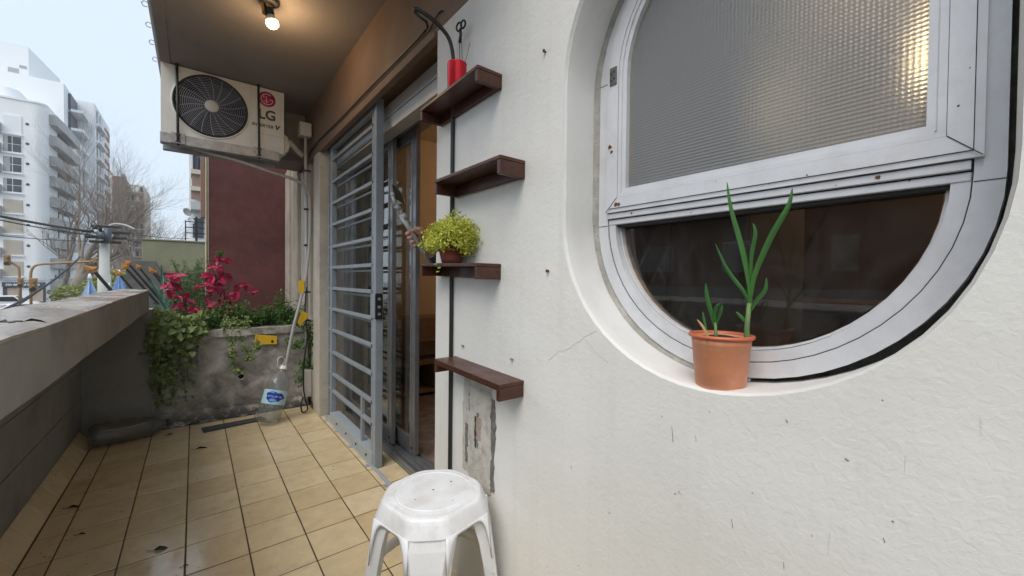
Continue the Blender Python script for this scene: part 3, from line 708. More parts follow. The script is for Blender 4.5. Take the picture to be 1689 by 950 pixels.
for i in range(4): obj('cupboard_door', MB().box(2.83, 2.849, -1.48+i*.67, -1.48+i*.67+.65, .08, .90), M['kitchen'], kc, bevel=.003)
tc_ = thing('pane_shade_block', 'tall grey cupboard-like block added to darken the left of the patterned glass', 'cupboard', (1.9, 1.0, 0))  # added block, darkens the left of the upper pane from behind
obj('body', MB().box(1.6, 2.2, .62, 1.22, .05, 2.3), M['kitchgrey'], tc_, bevel=.004)
for i in range(2): obj('cupboard_door', MB().box(1.578, 1.599, .625+.3*i, .915+.3*i, .1, 2.25), M['kitchgrey'], tc_, bevel=.003)
def lamp(name, label, p, power, col, mt, rad=.035, group=None):
    t = thing(name, label, 'lamp', p, group)
    P = V(p)
    obj('bulb', MB().lathe([(.004, -rad), (rad*.7, -rad*.72), (rad, 0), (rad*.75, rad*.7), (rad*.4, rad*1.3), (rad*.36, rad*1.7)], P, 16), mt, t)
    obj('cord', MB().tube([P+V((0,0,rad*1.7)), V((P.x, P.y, 2.449))], .006, 6), M['black'], t)
    ld = bpy.data.lights.new(name+'_light', 'POINT'); ld.energy = power; ld.color = col; ld.shadow_soft_size = rad*1.2
    lo = bpy.data.objects.new(name+'_light', ld); COL.objects.link(lo); lo.parent = t; lo.location = (0, 0, -rad*2.4)
    return t
lamp('kitchen_lamp', 'second smaller warm kitchen bulb glowing dimly near the middle of the patterned glass', (2.3, .93, 2.10), 1.2, (1, .72, .40), M['bulb3'], .022, 'bulbs in the kitchen')
lamp('kitchen_lamp', 'warm kitchen bulb glowing through the right edge of the patterned glass', (2.35, .19, 2.12), 11, (1, .74, .42), M['bulb3'], .05, 'bulbs in the kitchen')

# ---- room behind the sliding door
struct('room_floor', MB().box(.926, 4.2, 1.33, 3.75, -.05, .002), M['marble'])
struct('room_walls', MB().box(.95, 4.2, 3.65, 3.75, .002, 2.43).box(4.2, 4.3, 1.33, 3.75, .002, 2.43).box(.951, 4.2, 1.33, 1.40, .002, 2.43), M['room'])
struct('room_ceiling', MB().box(1.08, 4.3, 1.33, 3.75, 2.43, 2.48), M['roomceil'])
lamp('room_lamp', 'warm pendant bulb inside the room behind the sliding door', (2.6, 2.6, 2.12), 6.5, (1, .76, .50), M['bulb2'], .04)
# low pine shelf unit
su = thing('pine_shelf_unit', 'low pine shelf unit with open boxes against the orange room wall', 'shelf unit', (2.0, 3.5, 0))
X0, X1, Y0, Y1 = 1.35, 2.35, 3.36, 3.64
for z in (.03, .29): obj('shelf_board', MB().box(X0, X1, Y0, Y1, z, z+.03), M['pine'], su, bevel=.002)
obj('upper_box', MB().box(X0, X1-.25, Y0+.02, Y1, .53, .72), M['pine'], su, bevel=.003)
obj('top_board', MB().box(X0, X1-.25, Y0+.01, Y1, .50, .529), M['pine'], su, bevel=.002)
for x in (X0+.001, 1.745, X1-.03): obj('upright', MB().box(x, x+.03, Y0+.002, Y1-.002, .061, .289), M['pine'], su, bevel=.002)
for x in (X0+.001, X1-.31): obj('upright', MB().box(x, x+.03, Y0+.03, Y1-.002, .321, .499), M['pine'], su, bevel=.002)
obj('back_panel', MB().box(X0+.002, X1-.002, Y1-.008, Y1-.001, .061, .289), M['black'], su)
tag(obj('game_box', MB().box(1.80, 2.0, 3.44, 3.6, .062, .19), M['black'], bevel=.004), 'small black box inside the low pine shelf', 'box')

# ================================================================== SLIDING DOOR
dr = thing('sliding_glass_door', 'grey aluminium sliding glass door standing half open behind the blue-grey grille', 'door', (.98, 2.4, 0))
mb = MB()
mb.box(.924, 1.075, YC+.001, 3.334, -.02, .018)
for x in (.928, .952, .985, 1.02, 1.052): mb.box(x, x+.006, YC+.001, 3.334, .018, .036)
obj('floor_track', mb, M['alu_door'], dr, bevel=.001)
obj('head_rail', MB().box(.9505, 1.07, YC+.001, 3.334, 1.955, 2.0), M['alu_door'], dr)
obj('far_jamb', MB().box(.93, 1.07, 3.285, 3.334, .037, 1.954), M['alu_door'], dr, bevel=.002)
obj('near_jamb', MB().box(.951, 1.07, YC+.001, YC+.03, .037, 1.954), M['alu_door'], dr, bevel=.002)
def leaf_panel(x, y0, y1, nm):
    l = obj(nm, MB().box(x, x+.028, y0, y0+.018, .04, 1.95).box(x+.002, x+.026, y0+.0185, y0+.048, .04, 1.95).box(x-.003, x+.03, y0+.0485, y0+.062, .04, 1.95), M['alu_door'], dr, bevel=.0015)
    obj('far_stile', MB().box(x, x+.028, y1-.055, y1, .04, 1.95), M['alu_door'], l, bevel=.002)
    obj('bottom_rail', MB().box(x, x+.028, y0+.0625, y1-.0555, .04, .13), M['alu_door'], l, bevel=.002)
    obj('top_rail', MB().box(x, x+.028, y0+.0625, y1-.0555, 1.89, 1.95), M['alu_door'], l, bevel=.002)
    obj('pane', MB().box(x+.011, x+.015, y0+.0625, y1-.0555, .131, 1.889), M['doorglass'], l)
    obj('roller_screw', MB().lathe([(.008, 0), (.007, .003), (.001, .003)], (x-.001, y0+.034, .075), 10, Matrix.Rotation(-pi/2, 4, 'Y')), M['black'], l)
    return l
leaf_panel(.958, 2.412, 3.28, 'outer_leaf')
leaf_panel(1.005, 2.178, 3.12, 'inner_leaf')
tag(obj('curtain', (lambda mb: mb.ribbon([(1.10+.018*sin(k*.9)+.008*sin(k*2.3), 2.86+k*.0062, .05) for k in range(68)], [(1.10+.016*sin(k*.9)+.007*sin(k*2.3), 2.86+k*.0062, 1.93) for k in range(68)]))(MB()), M['curtain'], fix=False), 'grey beige curtain hanging in folds behind the far glass panel', 'curtain')
# roller shutter cover over the door
rs = thing('roller_shutter_box', 'off-white roller shutter box above the sliding door', 'shutter box', (.88, 2.4, 1.92))
obj('upper_board', MB().box(.868, .949, YC+.001, 3.334, 1.997, 2.066), M['shutter'], rs, bevel=.002)
obj('lower_board', MB().box(.872, .949, YC+.001, 3.334, 1.924, 1.993), M['shutter'], rs, bevel=.002)
obj('shadow_gap', MB().box(.880, .9485, YC+.002, 3.333, 1.9932, 1.9968), M['alu_line'], rs)

# ================================================================== SECURITY GRILLE
gr = thing('sliding_security_grille', 'pale blue-grey steel security grille with horizontal bars before the sliding door', 'grille', (.81, 2.75, 0))
GX = .80
def bar(y0, y1, z, h=.022, nm='bar', parent=gr, x=GX, d=.022):
    return obj(nm, MB().box(x, x+d, y0, y1, z-h/2, z+h/2), M['grille'], parent, bevel=.0025)
obj('near_post', MB().box(GX-.008, GX+.036, 2.231, 2.272, .001, 2.078), M['grille'], gr, bevel=.003)
obj('near_inner_post', MB().box(GX, GX+.024, 2.298, 2.322, .077, 2.045), M['grille'], gr, bevel=.003)
obj('far_post', MB().box(GX-.004, GX+.034, 3.165, 3.205, .02, 2.06), M['grille'], gr, bevel=.003)
obj('top_rail', MB().box(GX-.002, GX+.034, 2.273, 3.164, 2.030, 2.066), M['grille'], gr, bevel=.003)
obj('bottom_rail', MB().box(GX-.012, GX+.030, 2.273, 3.204, .012, .019).box(GX-.012, GX-.004, 2.273, 3.164, .0195, .075).box(GX-.0035, GX+.055, 2.273, 3.164, .068, .075), M['grille2'], gr, bevel=.002)
ZB = [1.952, 1.789, 1.630, 1.473, 1.310, 1.155, 1.001, .847, .689, .524, .362, .235]
for z in ZB:
    bar(2.2725, 3.1645, z-.004)
    bar(2.2725, 3.1645, z-.034, .014, 'mirrored_bar', x=GX+.035, d=.012)  # reflection of each bar in the door glass, built as a thin bar
obj('short_post', MB().box(GX+.001, GX+.023, 2.488, 2.510, .0755, .347), M['grille'], gr, bevel=.002)
lk = obj('lock_box', MB().box(GX-.010, GX+.030, 2.222, 2.2305, .845, .990), M['black'], gr, bevel=.002)
obj('lock_plate', MB().box(GX-.0125, GX-.0085, 2.232, 2.30, .85, .985), M['grille'], gr, bevel=.001)
for z in (.875, .915, .96): obj('bolt', MB().box(GX+.002, GX+.018, 2.2195, 2.2218, z-.008, z+.006), M['galv'], lk)
for y in (2.36, 2.55, 2.76, 2.98): obj('rail_bolt', MB().lathe([(.007, 0), (.006, .006), (.001, .007)], (GX-.012, y, .042), 8, Matrix.Rotation(-pi/2, 4, 'Y')), M['darkmetal'], gr)
# fixed grille edge beside the pilaster
fg = thing('fixed_grille_edge', 'narrow fixed grille strip with short stub bars beside the far pilaster', 'grille', (.81, 3.25, 0))
obj('post', MB().box(GX+.004, GX+.026, 3.285, 3.305, .02, 2.03), M['grille'], fg, bevel=.002)
for z in ZB: obj('stub_bar', MB().box(GX+.008, GX+.022, 3.2065, 3.2845, z-.012, z+.006), M['grille'], fg, bevel=.002)
obj('end_piece', MB().box(GX+.006, GX+.024, 3.2065, 3.3055, 2.031, 2.05), M['grille'], fg)
# rail on the floor
rl = thing('floor_rail', 'thin blue-grey rail screwed to the tiles below the grille', 'rail', (.80, 2.4, 0))
obj('rail', MB().box(GX-.016, GX+.002, 1.45, 3.33, .0005, .0105), M['grille2'], rl, bevel=.002)
for y in (1.72, 2.02, 2.30, 2.62, 2.95, 3.22):
    c = obj('clip', MB().box(GX-.036, GX-.0165, y-.012, y+.012, .0005, .006), M['grille2'], rl, bevel=.001)
    obj('clip_screw', MB().lathe([(.004, 0), (.003, .002), (.0005, .0025)], (GX-.028, y, .006), 8), M['galv'], c)
# upper guide box
ub = thing('grille_guide_box', 'small grey steel guide box at the top of the grille', 'box', (.79, 2.46, 2.07))
obj('case', MB().box(.788, .812, 2.42, 2.495, 2.062, 2.112), M['galv'], ub, bevel=.004)
obj('guide_bolt', MB().lathe([(.012, -.001), (.011, .004), (.004, .006)], (.7875, 2.457, 2.087), 10, Matrix.Rotation(-pi/2, 4, 'Y')), M['alu'], ub)

# ================================================================== AIR CONDITIONER
ac = thing('air_conditioner', 'dusty off-white outdoor air conditioner hung from the ceiling on two rods', 'air conditioner', (.18, 3.6, 1.95))
AX0, AX1, AY, AZ0, AZ1 = -.170, .532, 3.470, 2.005, 2.462
FX, FZ, FR = .096, 2.242, .205
bm = bmesh.new(); es = []
for loop in ([(AX0, AZ0), (AX1, AZ0), (AX1, AZ1), (AX0, AZ1)], [(FX+FR*cos(2*pi*k/48), FZ+FR*sin(2*pi*k/48)) for k in range(48)]):
    vs = [bm.verts.new((x, AY, z)) for x, z in loop]
    for i in range(len(vs)): es.append(bm.edges.new((vs[i], vs[(i+1) % len(vs)])))
bmesh.ops.triangle_fill(bm, use_beauty=True, edges=es, normal=(0, -1, 0))
for v in bm.verts: v.co -= ac.location
bm.normal_update()
for f in bm.faces:
    if f.normal.y > 0: f.normal_flip()
me = bpy.data.meshes.new('front_panel'); bm.to_mesh(me); bm.free()
obj('front_panel', me, M['acwhite'], ac)
mb = MB().box(AX0, AX0+.004, AY+.0005, AY+.25, AZ0, AZ1).box(AX1-.004, AX1, AY+.0005, AY+.25, AZ0, AZ1).box(AX0+.0045, AX1-.0045, AY+.0005, AY+.25, AZ1-.004, AZ1).box(AX0+.0045, AX1-.0045, AY+.246, AY+.25, AZ0, AZ1-.0045).box(AX0+.0045, AX1-.0045, AY+.0005, AY+.2455, AZ0, AZ0+.004)
obj('casing', mb, M['acwhite'], ac)
RX = Matrix.Rotation(pi/2, 4, 'X')       # lathe z -> -y
mb = MB().lathe([(FR+.012, 0), (FR+.010, .006), (FR+.002, .008), (FR-.010, .004), (FR-.014, -.03), (FR-.014, -.09), (.02, -.092)], (FX, AY, FZ), 56, RX, close=True)
obj('fan_shroud', mb, M['acdark'], ac)
obj('shroud_rim', MB().lathe([(FR+.013, .0), (FR+.012, .005), (FR+.004, .0075), (FR+.003, .001)], (FX, AY-.0005, FZ), 56, RX, close=True), M['acwhite'], ac)
mb = MB()
for k in range(3):
    a0 = 2*pi*k/3+.3
    A = []; B = []
    for i in range(9):
        a = a0+1.5*i/8; A.append((FX+.045*cos(a), AY+.05+.012*(i/8-.5), FZ+.045*sin(a))); B.append((FX+.185*cos(a+.2), AY+.05+.05*(i/8-.5), FZ+.185*sin(a+.2)))
    mb.ribbon(A, B, True)
obj('fan_blades', mb, M['printdark'], ac, fix=False)
mb = MB()
for i in range(14):
    r = .048+i*(.190-.048)/13
    mb.tube([(FX+r*cos(2*pi*k/40), AY-.012+.004*(r/.19)**2, FZ+r*sin(2*pi*k/40)) for k in range(41)], .0013, 4, False)
for k in range(18):
    a = 2*pi*k/18; mb.tube([(FX+r*cos(a+.22*(r-.04)/.15), AY-.010+.004*(r/.19)**2, FZ+r*sin(a+.22*(r-.04)/.15)) for r in (.045, .08, .12, .16, .196)], .0017, 4, False)
obj('fan_guard', mb, M['acguard'], ac)
obj('guard_hub', MB().lathe([(.042, 0), (.041, .010), (.03, .014), (.001, .015)], (FX, AY-.006, FZ), 24, RX), M['achub'], ac)
# logo disc and lettering
LX, LZc = .4215, 2.385
lg = obj('logo_disc', MB().lathe([(.055, 0), (.0545, .0015), (.0005, .0016)], (LX, AY, LZc), 36, RX), M['magenta'], ac)
mb = MB()
mb.tube([(LX+.038*cos(a), AY-.0028, LZc+.038*sin(a)) for a in [radians(52+ (308)*k/30) for k in range(31)]] , .0026, 5)
mb.tube([(LX+.038, AY-.0028, LZc), (LX+.012, AY-.0028, LZc)], .0026, 5)
mb.tube([(LX-.004, AY-.0028, LZc+.022), (LX-.004, AY-.0028, LZc-.019), (LX+.010, AY-.0028, LZc-.019)], .0026, 5)
mb.lathe([(.0055, 0), (.005, .001), (.0005, .0012)], (LX-.021, AY-.0022, LZc+.017), 12, RX)
obj('logo_face', mb, M['printwhite'], lg)
TM = []
def tomesh(o):
    """lettering as plain meshes"""
    dg = bpy.context.evaluated_depsgraph_get(); me = bpy.data.meshes.new_from_object(o.evaluated_get(dg)); nm = o.name
    m_ = o.data.materials[0]; bpy.data.objects.remove(o); n = bpy.data.objects.new(nm, me); COL.objects.link(n)
    if not me.materials: me.materials.append(m_)
    TM.append(n)
def text(s, nm, loc, size, m, parent, rot=(pi/2, 0, 0), offset=0, shear=0, sx=1, ext=.0006, align='CENTER'):
    cu = bpy.data.curves.new(nm, 'FONT'); cu.body = s; cu.size = size; cu.extrude = ext; cu.offset = offset; cu.shear = shear; cu.align_x = align; cu.align_y = 'CENTER'
    o = bpy.data.objects.new(nm, cu); COL.objects.link(o); cu.materials.append(m); tomesh(o); o = TM[-1]; o.parent = parent; o.location = V(loc)-base_of(parent); o.rotation_euler = rot; o.scale = (sx, 1, 1); return o
text('LG', 'lettering', (.4215, AY-.0012, 2.268), .098, M['printdark'], ac, offset=.0028, sx=.95)
text('INVERTER', 'lettering', (.394, AY-.0012, 2.187), .030, M['printdark'], ac, offset=.0008, shear=.25, sx=1.02)
text('V', 'lettering', (.484, AY-.0012, 2.190), .044, M['printdark'], ac, offset=.0022, shear=.25, sx=1.1)
obj('panel_seam', MB().box(.322, .3225, AY-.0006, AY, AZ0+.002, AZ1-.002).box(.3235, AX1-.002, AY-.0006, AY, 2.128, 2.1286), M['alu_line'], ac)
obj('valve_cover', MB().prism([(AX1+.0005, AZ0+.01), (AX1+.035, AZ0+.03), (AX1+.05, AZ0+.09), (AX1+.03, AZ0+.15), (AX1+.0005, AZ0+.165)], AY+.03, AY+.16, 'y'), M['acwhite'], ac, bevel=.012)
# bracket rail and hanging rods
br = obj('bracket_rail', MB().box(AX0-.004, .50, AY-.014, AY-.002, 1.944, 2.010).box(AX0-.004, .50, AY-.0015, AY+.05, 1.944, 1.950), M['galv'], ac, bevel=.003)
obj('rear_rail', MB().box(AX0, .50, AY+.2, AY+.25, 1.95, 2.0), M['galv'], ac, bevel=.003)
for x in (-.086, .368):
    obj('hanging_rod', MB().tube([(x-.002, AY-.022, 2.468), (x+.003, AY-.022, 1.935)], .0075, 8), M['darkmetal'], ac)
    bk = obj('rod_bracket', MB().box(x-.035, x+.04, AY-.019, AY-.0145, 1.948, 2.018).box(x-.035, x+.04, AY-.034, AY-.0195, 1.945, 1.951), M['galv'], ac, bevel=.002)
    obj('nut', MB().lathe([(.013, 0), (.013, .012), (.004, .013)], (x+.002, AY-.022, 1.951), 6, smooth=False), M['darkmetal'], bk); obj('nut', MB().lathe([(.012, 0), (.012, .01), (.004, .011)], (x+.002, AY-.022, 2.0), 6, smooth=False), M['darkmetal'], bk)
# ================================================================== PIPES, CABLES
cb = thing('junction_box_conduit', 'white junction box with a grey conduit running down beside the pilaster', 'conduit', (.70, 3.6, .1))
obj('junction_box', MB().box(.655, .744, 3.56, 3.645, 2.205, 2.315), M['pvc'], cb, bevel=.006)
obj('box_lid', MB().box(.660, .739, 3.553, 3.5595, 2.210, 2.310), M['pvc'], cb, bevel=.003)
obj('pipe', MB().tube([(.705, 3.60, 2.204), (.712, 3.60, 1.4), (.715, 3.60, .32)], .0125, 10), M['pvc'], cb)
obj('flex_pipe', MB().tube([(AX1+.01, 3.62, 2.13), (.60, 3.63, 2.15), (.66, 3.66, 2.10), (.70, 3.66, 2.07)], .02, 10), M['pvc'], cb)
for z in (1.93, 1.62, 1.33, .95, .72): obj('pipe_clip', MB().box(.693, .742, 3.583, 3.60, z, z+.014), M['darkmetal'], cb)
lb = obj('lower_box', MB().box(.70, .765, 3.40, 3.52, .10, .30), M['pvc'], cb, bevel=.006) if False else obj('lower_box', MB().box(.69, .744, 3.545, 3.64, .11, .33), M['pvc'], cb, bevel=.006)
obj('box_switch', MB().box(.683, .6895, 3.57, 3.60, .26, .30), M['black'], lb)
# drain hose from the air conditioner to the bottle
def P3(lst): return [V(p) for p in lst]
def smooth(pts, n=6):
    pts = [V(p) for p in pts]; o = []
    for i in range(len(pts)-1):
        p0 = pts[max(i-1, 0)]; p1 = pts[i]; p2 = pts[i+1]; p3 = pts[min(i+2, len(pts)-1)]
        for k in range(n):
            t = k/n; o.append(.5*((2*p1)+(p2-p0)*t+(2*p0-5*p1+4*p2-p3)*t*t+(3*p1-p0-3*p2+p3)*t**3))
    o.append(pts[-1]); return o
hose = smooth([at(325, 246, 3.56), at(350, 254, 3.52), at(400, 268, 3.5), at(450, 285, 3.5), at(485, 296, 3.5), at(503, 308, 3.52), at(511, 330, 3.55), at(511, 390, 3.55), at(505, 452, 3.53), at(495, 498, 3.50), at(484, 540, 3.48), at(474, 590, 3.47), at(471, 606, 3.47)])
tag(obj('drain_hose', MB().tube(hose, .0115, 8), M['hose']), 'long grey drain hose hanging from the air conditioner down into the bottle neck', 'hose')
# black cable: up the wall, behind the cup, back along the beam
cab = [(.742, 1.301, .02), (.742, 1.301, .38), (.742, 1.299, .9), (.742, 1.300, 1.3), (.742, 1.299, 1.66)]
cable_ = smooth(cab, 3)+smooth([(.738, 1.285, 1.70), (.725, 1.262, 1.76), at(748, 101, 1.25), at(741, 65, 1.25), at(722, 40, 1.25), at(700, 22, 1.25), at(684, 15, 1.27), at(690, 26, 1.34), at(703, 36, 1.44), (.738, 1.50, 2.085)], 6)+smooth([(.742, 1.53, 2.095), atx(690, 63, .742), atx(607, 149, .742), atx(560, 198, .742), atx(522, 236, .742), atx(508, 258, .738), atx(500, 274, .735), atx(490, 288, .73)], 5)
tag(obj('black_cable', MB().tube(cable_, [.0075]*13+[.0068]*40+[.0048]*(len(cable_)-53), 8), M['black']), 'black cable running up the white wall, looping out and along the brown beam', 'cable')
wr = thing('twisted_wire', 'black wire with two twisted loops standing above the red cup', 'wire', (.72, 1.19, 1.79))
def loop(c, r, n=14, sq=1.3): return [V(c)+V((r*.3*cos(2*pi*k/n), -r*cos(2*pi*k/n), r*sq*sin(2*pi*k/n))) for k in range(n+1)]
obj('loop', MB().tube(loop((.72, 1.222, 1.948), .011), .0035, 6), M['black'], wr)
obj('loop', MB().tube(loop((.722, 1.198, 1.946), .010), .0035, 6), M['black'], wr)
obj('twist', MB().tube([(.72, 1.212, 1.936), (.72, 1.21, 1.915), (.719, 1.215, 1.89)], .005, 6), M['black'], wr)
obj('strand', MB().tube([(.719, 1.215, 1.89), (.715, 1.205, 1.79)], .0012, 5).tube([(.719, 1.205, 1.93), (.716, 1.19, 1.79)], .001, 5).tube([(.73, 1.165, 1.87), (.716, 1.182, 1.79)], .0008, 5), M['darkmetal'], wr)
tie = [(.742, 1.37, 2.052), (.735, 1.35, 2.062), (.742, 1.335, 2.07), (.73, 1.33, 2.055), (.745, 1.318, 2.06)]
tag(obj('cable_tuft', MB().tube(smooth([at(723, 22, 1.42), at(730, 18, 1.40), at(736, 26, 1.38), at(740, 20, 1.37), at(741, 28, 1.36)], 4), .004, 6).tube([at(723, 22, 1.42), (.742, 1.50, 2.07)], .0035, 6), M['black']), 'frayed black cable end on the beam above the wall corner', 'cable')
# loose cable by the floor box
lc = smooth([(.705, 3.55, 1.0), (.69, 3.53, .8), (.71, 3.54, .6), (.685, 3.53, .42), (.68, 3.53, .2), (.69, 3.50, .10), (.70, 3.48, .03), (.66, 3.47, .02), (.655, 3.49, .08), (.675, 3.52, .12)], 5)
tag(obj('loose_cable', MB().tube(lc, .006, 6), M['black']), 'loose black cable dangling beside the lower white conduit box', 'cable')
for i, (px, py) in enumerate(((241, 5), (248, 40), (253, 69), (258, 97))):
    d = fw+(px-CX)/F_PX*rt-(py-CY)/F_PX*up; t = (2.50-EYE)/d.z; p = V((0,0,EYE))+d*t
    o = obj('ceiling_hook', MB().tube([(-.19, p.y, 2.505), (-.205, p.y+.005, 2.512), (-.215, p.y+.01, 2.50), (-.208, p.y+.014, 2.488), (-.192, p.y+.016, 2.49)], .0022, 6), M['galv'])
    tag(o, ['nearest small wire hook on the outer ceiling edge', 'second small wire hook along the outer ceiling edge', 'third small wire hook along the outer ceiling edge', 'small wire hook nearest the air conditioner on the ceiling edge'][i], 'hook', 'wire hooks along the ceiling edge')

# ================================================================== CEILING BULB
cbp = V((.30, 2.37, 2.47))
cl = thing('ceiling_bulb', 'lit warm bulb in a brass and dark socket under the brown ceiling', 'lamp', cbp)
ax = (at(450, 38, 2.42)-at(441, 2, 2.42)).normalized()
q = V((0,0,-1)).rotation_difference(ax).to_matrix().to_4x4() @ Matrix.Rotation(pi, 4, 'X')
p0 = at(446, 26, 2.40)
obj('rose', MB().lathe([(.045, 0), (.045, -.012), (.03, -.02)], cbp+V((0, 0, -.0005)), 20), M['darkmetal'], cl)
obj('mount', MB().tube([cbp+V((0,0,-.02)), p0-ax*.08], .018, 10), M['brass'], cl)
obj('socket', MB().lathe([(.019, -.075), (.022, -.06), (.022, -.02), (.020, -.002)], p0, 18, q), M['black'], cl)
obj('brass_shade', MB().ribbon([p0+q.to_3x3() @ V((.030*cos(a), .030*sin(a), -.095)) for a in [2.4+2.6*k/10 for k in range(11)]], [p0+q.to_3x3() @ V((.034*cos(a), .034*sin(a), -.012)) for a in [2.4+2.6*k/10 for k in range(11)]]), M['brass'], cl, fix=False)
obj('bulb_base', MB().lathe([(.016, -.004), (.025, .014), (.028, .026)], p0, 18, q), M['printwhite'], cl)
obj('bulb_globe', MB().lathe([(.0285, .0265), (.0295, .036), (.027, .047), (.018, .057), (.002, .061)], p0, 20, q), M['bulb'], cl)
ld = bpy.data.lights.new('ceiling_bulb_light', 'POINT'); ld.energy = 2.8; ld.color = (1, .64, .33); ld.shadow_soft_size = .03
lo = bpy.data.objects.new('ceiling_bulb_light', ld); COL.objects.link(lo); lo.parent = cl; lo.location = p0+q.to_3x3() @ V((0,0,.10))-cbp

# ================================================================== SHELVES
def shelf(label, y0, y1, zt0, zt1, zb, depth=.092, h=.045, lip=False, xtilt=0):
    """open-bottomed wall shelf; zt0/zt1 = top height at the near/far end"""
    t = thing('wall_shelf', label, 'shelf', (W-depth/2, (y0+y1)/2, (zt0+zt1)/2-h), 'red-brown wooden shelves on the white wall')
    def hx(xa, xb, ya, yb, da, db):
        def zt(y): return zt0+(zt1-zt0)*(y-y0)/(y1-y0)
        P = []
        for dz in (db, da):
            for x, y in ((xa, ya), (xb, ya), (xb, yb), (xa, yb)): P.append((x, y, zt(y)-dz+xtilt*(W-x)/depth))
        return MB().hexa(P)
    xo = W-depth
    obj('top_board', hx(xo, W-.0005, y0, y1, 0, .011), M['wood'], t, bevel=.0018)
    obj('back_board', hx(W-.013, W-.0006, y0+.016, y1-.016, .0115, h), M['wood'], t, bevel=.0015)
    obj('near_end', hx(xo+.001, W-.0006, y0+.0005, y0+.0155, .0115, h+.002), M['wood'], t, bevel=.002)
    obj('far_end', hx(xo+.001, W-.0006, y1-.0155, y1-.0005, .0115, h), M['wood'], t, bevel=.002)
    if lip: obj('front_lip', hx(xo+.0015, xo+.012, y0+.016, y1-.016, .0115, .019), M['wood'], t, bevel=.001)
    return t
shelf('topmost wooden wall shelf carrying the red cup beside the lintel', 1.008, 1.395, 1.712, 1.705, 1.668, .092, .045)
shelf('empty second wooden wall shelf from the top, just below the red cup shelf', .892, 1.278, 1.419, 1.420, 1.37, .092, .050)
shelf('wooden wall shelf carrying the lime-green plant', 1.004, 1.392, 1.124, 1.133, 1.077, .090, .047)
shelf('lowest wooden wall shelf with a dusty top above the bare mortar strip', .888, 1.275, .783, .794, .735, .090, .046, lip=True)
# red cup
cup = thing('red_cup', 'shiny red metal cup standing on the topmost shelf', 'cup', (.695, 1.19, 1.7115))
cz = 1.711
obj('cup_body', MB().lathe([(.001, 0), (.030, 0), (.0315, .003), (.0325, .085), (.0333, .087), (.0315, .088), (.0305, .083), (.029, .006), (.001, .005)], (.695, 1.19, cz), 28, close=True), M['redmetal'], cup)
# nails left in the wall
for i, (px, py, lb_) in enumerate(((900, 85, 'rusty nail sticking out of the wall high above the shelves'), (905, 447, 'dark screw hole plug in the wall right of the plant shelf'), (765, 570, 'grey screw plug just above the lowest shelf near its left end'), (846, 592, 'grey screw plug just above the lowest shelf near its right end'))):
    p = atx(px, py, W)
    o = obj('wall_nail', MB().tube([p+V((.004,0,0)), p+V((-.006, 0, .001 if i else -.002))], .0028, 7).tube([p+V((-.006, 0, 0)), p+V((-.008, .0, 0))], .0045, 8), M['rust'] if i < 2 else M['galv'])
    tag(o, lb_, 'nail', 'nails and plugs in the white wall')
# lime plant in its clay bowl
lp = thing('lime_green_plant', 'bushy lime-green leafy plant in a dull red clay bowl on a shelf', 'plant', (.706, 1.235, 1.127))
LPC = V((.704, 1.232, 1.127))
obj('clay_bowl', MB().lathe([(.001, .001), (.033, .001), (.038, .02), (.044, .045), (.047, .046), (.046, .051), (.041, .05), (.038, .044), (.001, .042)], LPC, 26, close=True), M['redclay'], lp)
mb = MB(); st = MB(); rr = random.Random(11)
for k in range(70):
    th = rr.uniform(0, 2*pi); el = rr.uniform(-.35, 1.45)
    d = V((cos(th)*cos(el), sin(th)*cos(el), sin(el)))
    R = rr.uniform(.55, 1.0)
    lump = 1+.16*sin(3*th+1)+.08*sin(5*th+el*4)
    c = LPC+V((0, 0, .062))
    tip = c+V((d.x*.100*R*lump, d.y*.132*R*lump, d.z*.096*R*(.9+.1*lump)))
    if tip.x > W-.004: tip.x = W-.004-rr.uniform(0, .01)
    st.tube([c+V((d.x*.02, d.y*.02, -.01)), c+(tip-c)*.5+V((0,0,.008)), tip], .0007, 4, False)
    for j in range(15):
        p = c+(tip-c)*rr.uniform(.62, 1.03)+V((rr.gauss(0,.007), rr.gauss(0,.007), rr.gauss(0,.007)))
        dd = (d+V((rr.gauss(0,.8), rr.gauss(0,.8), rr.gauss(0,.6)+.2)))
        mb.leaf(p, dd, V((rr.gauss(0,.6), rr.gauss(0,.6), 1)), rr.uniform(.007, .0125), rr.uniform(.006, .010), .2, .2)
for x, y, z in ((-.05, .01, .001), (-.045, .0, -.012), (-.045, .008, -.025)):
    for j in range(6): mb.leaf(LPC+V((x+rr.gauss(0,.003), y+rr.gauss(0,.004), z)), V((-1, rr.gauss(0,1), -.6)), V((0,0,1)), .010, .006)
for k in range(5200):
    d = V((rr.gauss(0,1), rr.gauss(0,1), rr.gauss(0,1))).normalized()
    if d.z < -.55: continue
    lump = .98+.34*mnoise.noise(d*2.3)+.22*mnoise.noise(d*5.5+V((3,1,2))); R = lump*rr.uniform(.74, 1.08)
    cc, rr3 = ((-.002, .052, .078), (.072, .066, .060)) if k % 5 < 2 else ((-.004, -.030, .088), (.080, .080, .070))
    p = LPC+V((cc[0]+d.x*rr3[0]*R, cc[1]+d.y*rr3[1]*R, cc[2]+d.z*rr3[2]*R))
    if p.x > W-.003: continue
    mb.leaf(p, d+V((rr.gauss(0,.7), rr.gauss(0,.7), rr.gauss(0,.5)+.2)), d+V((rr.gauss(0,.5), rr.gauss(0,.5), .4)), rr.uniform(.006, .0105), rr.uniform(.005, .008), .2, .2)
obj('foliage', mb, M['lime'], lp, fix=False); obj('stems', st, M['greenstem'], lp, fix=False)

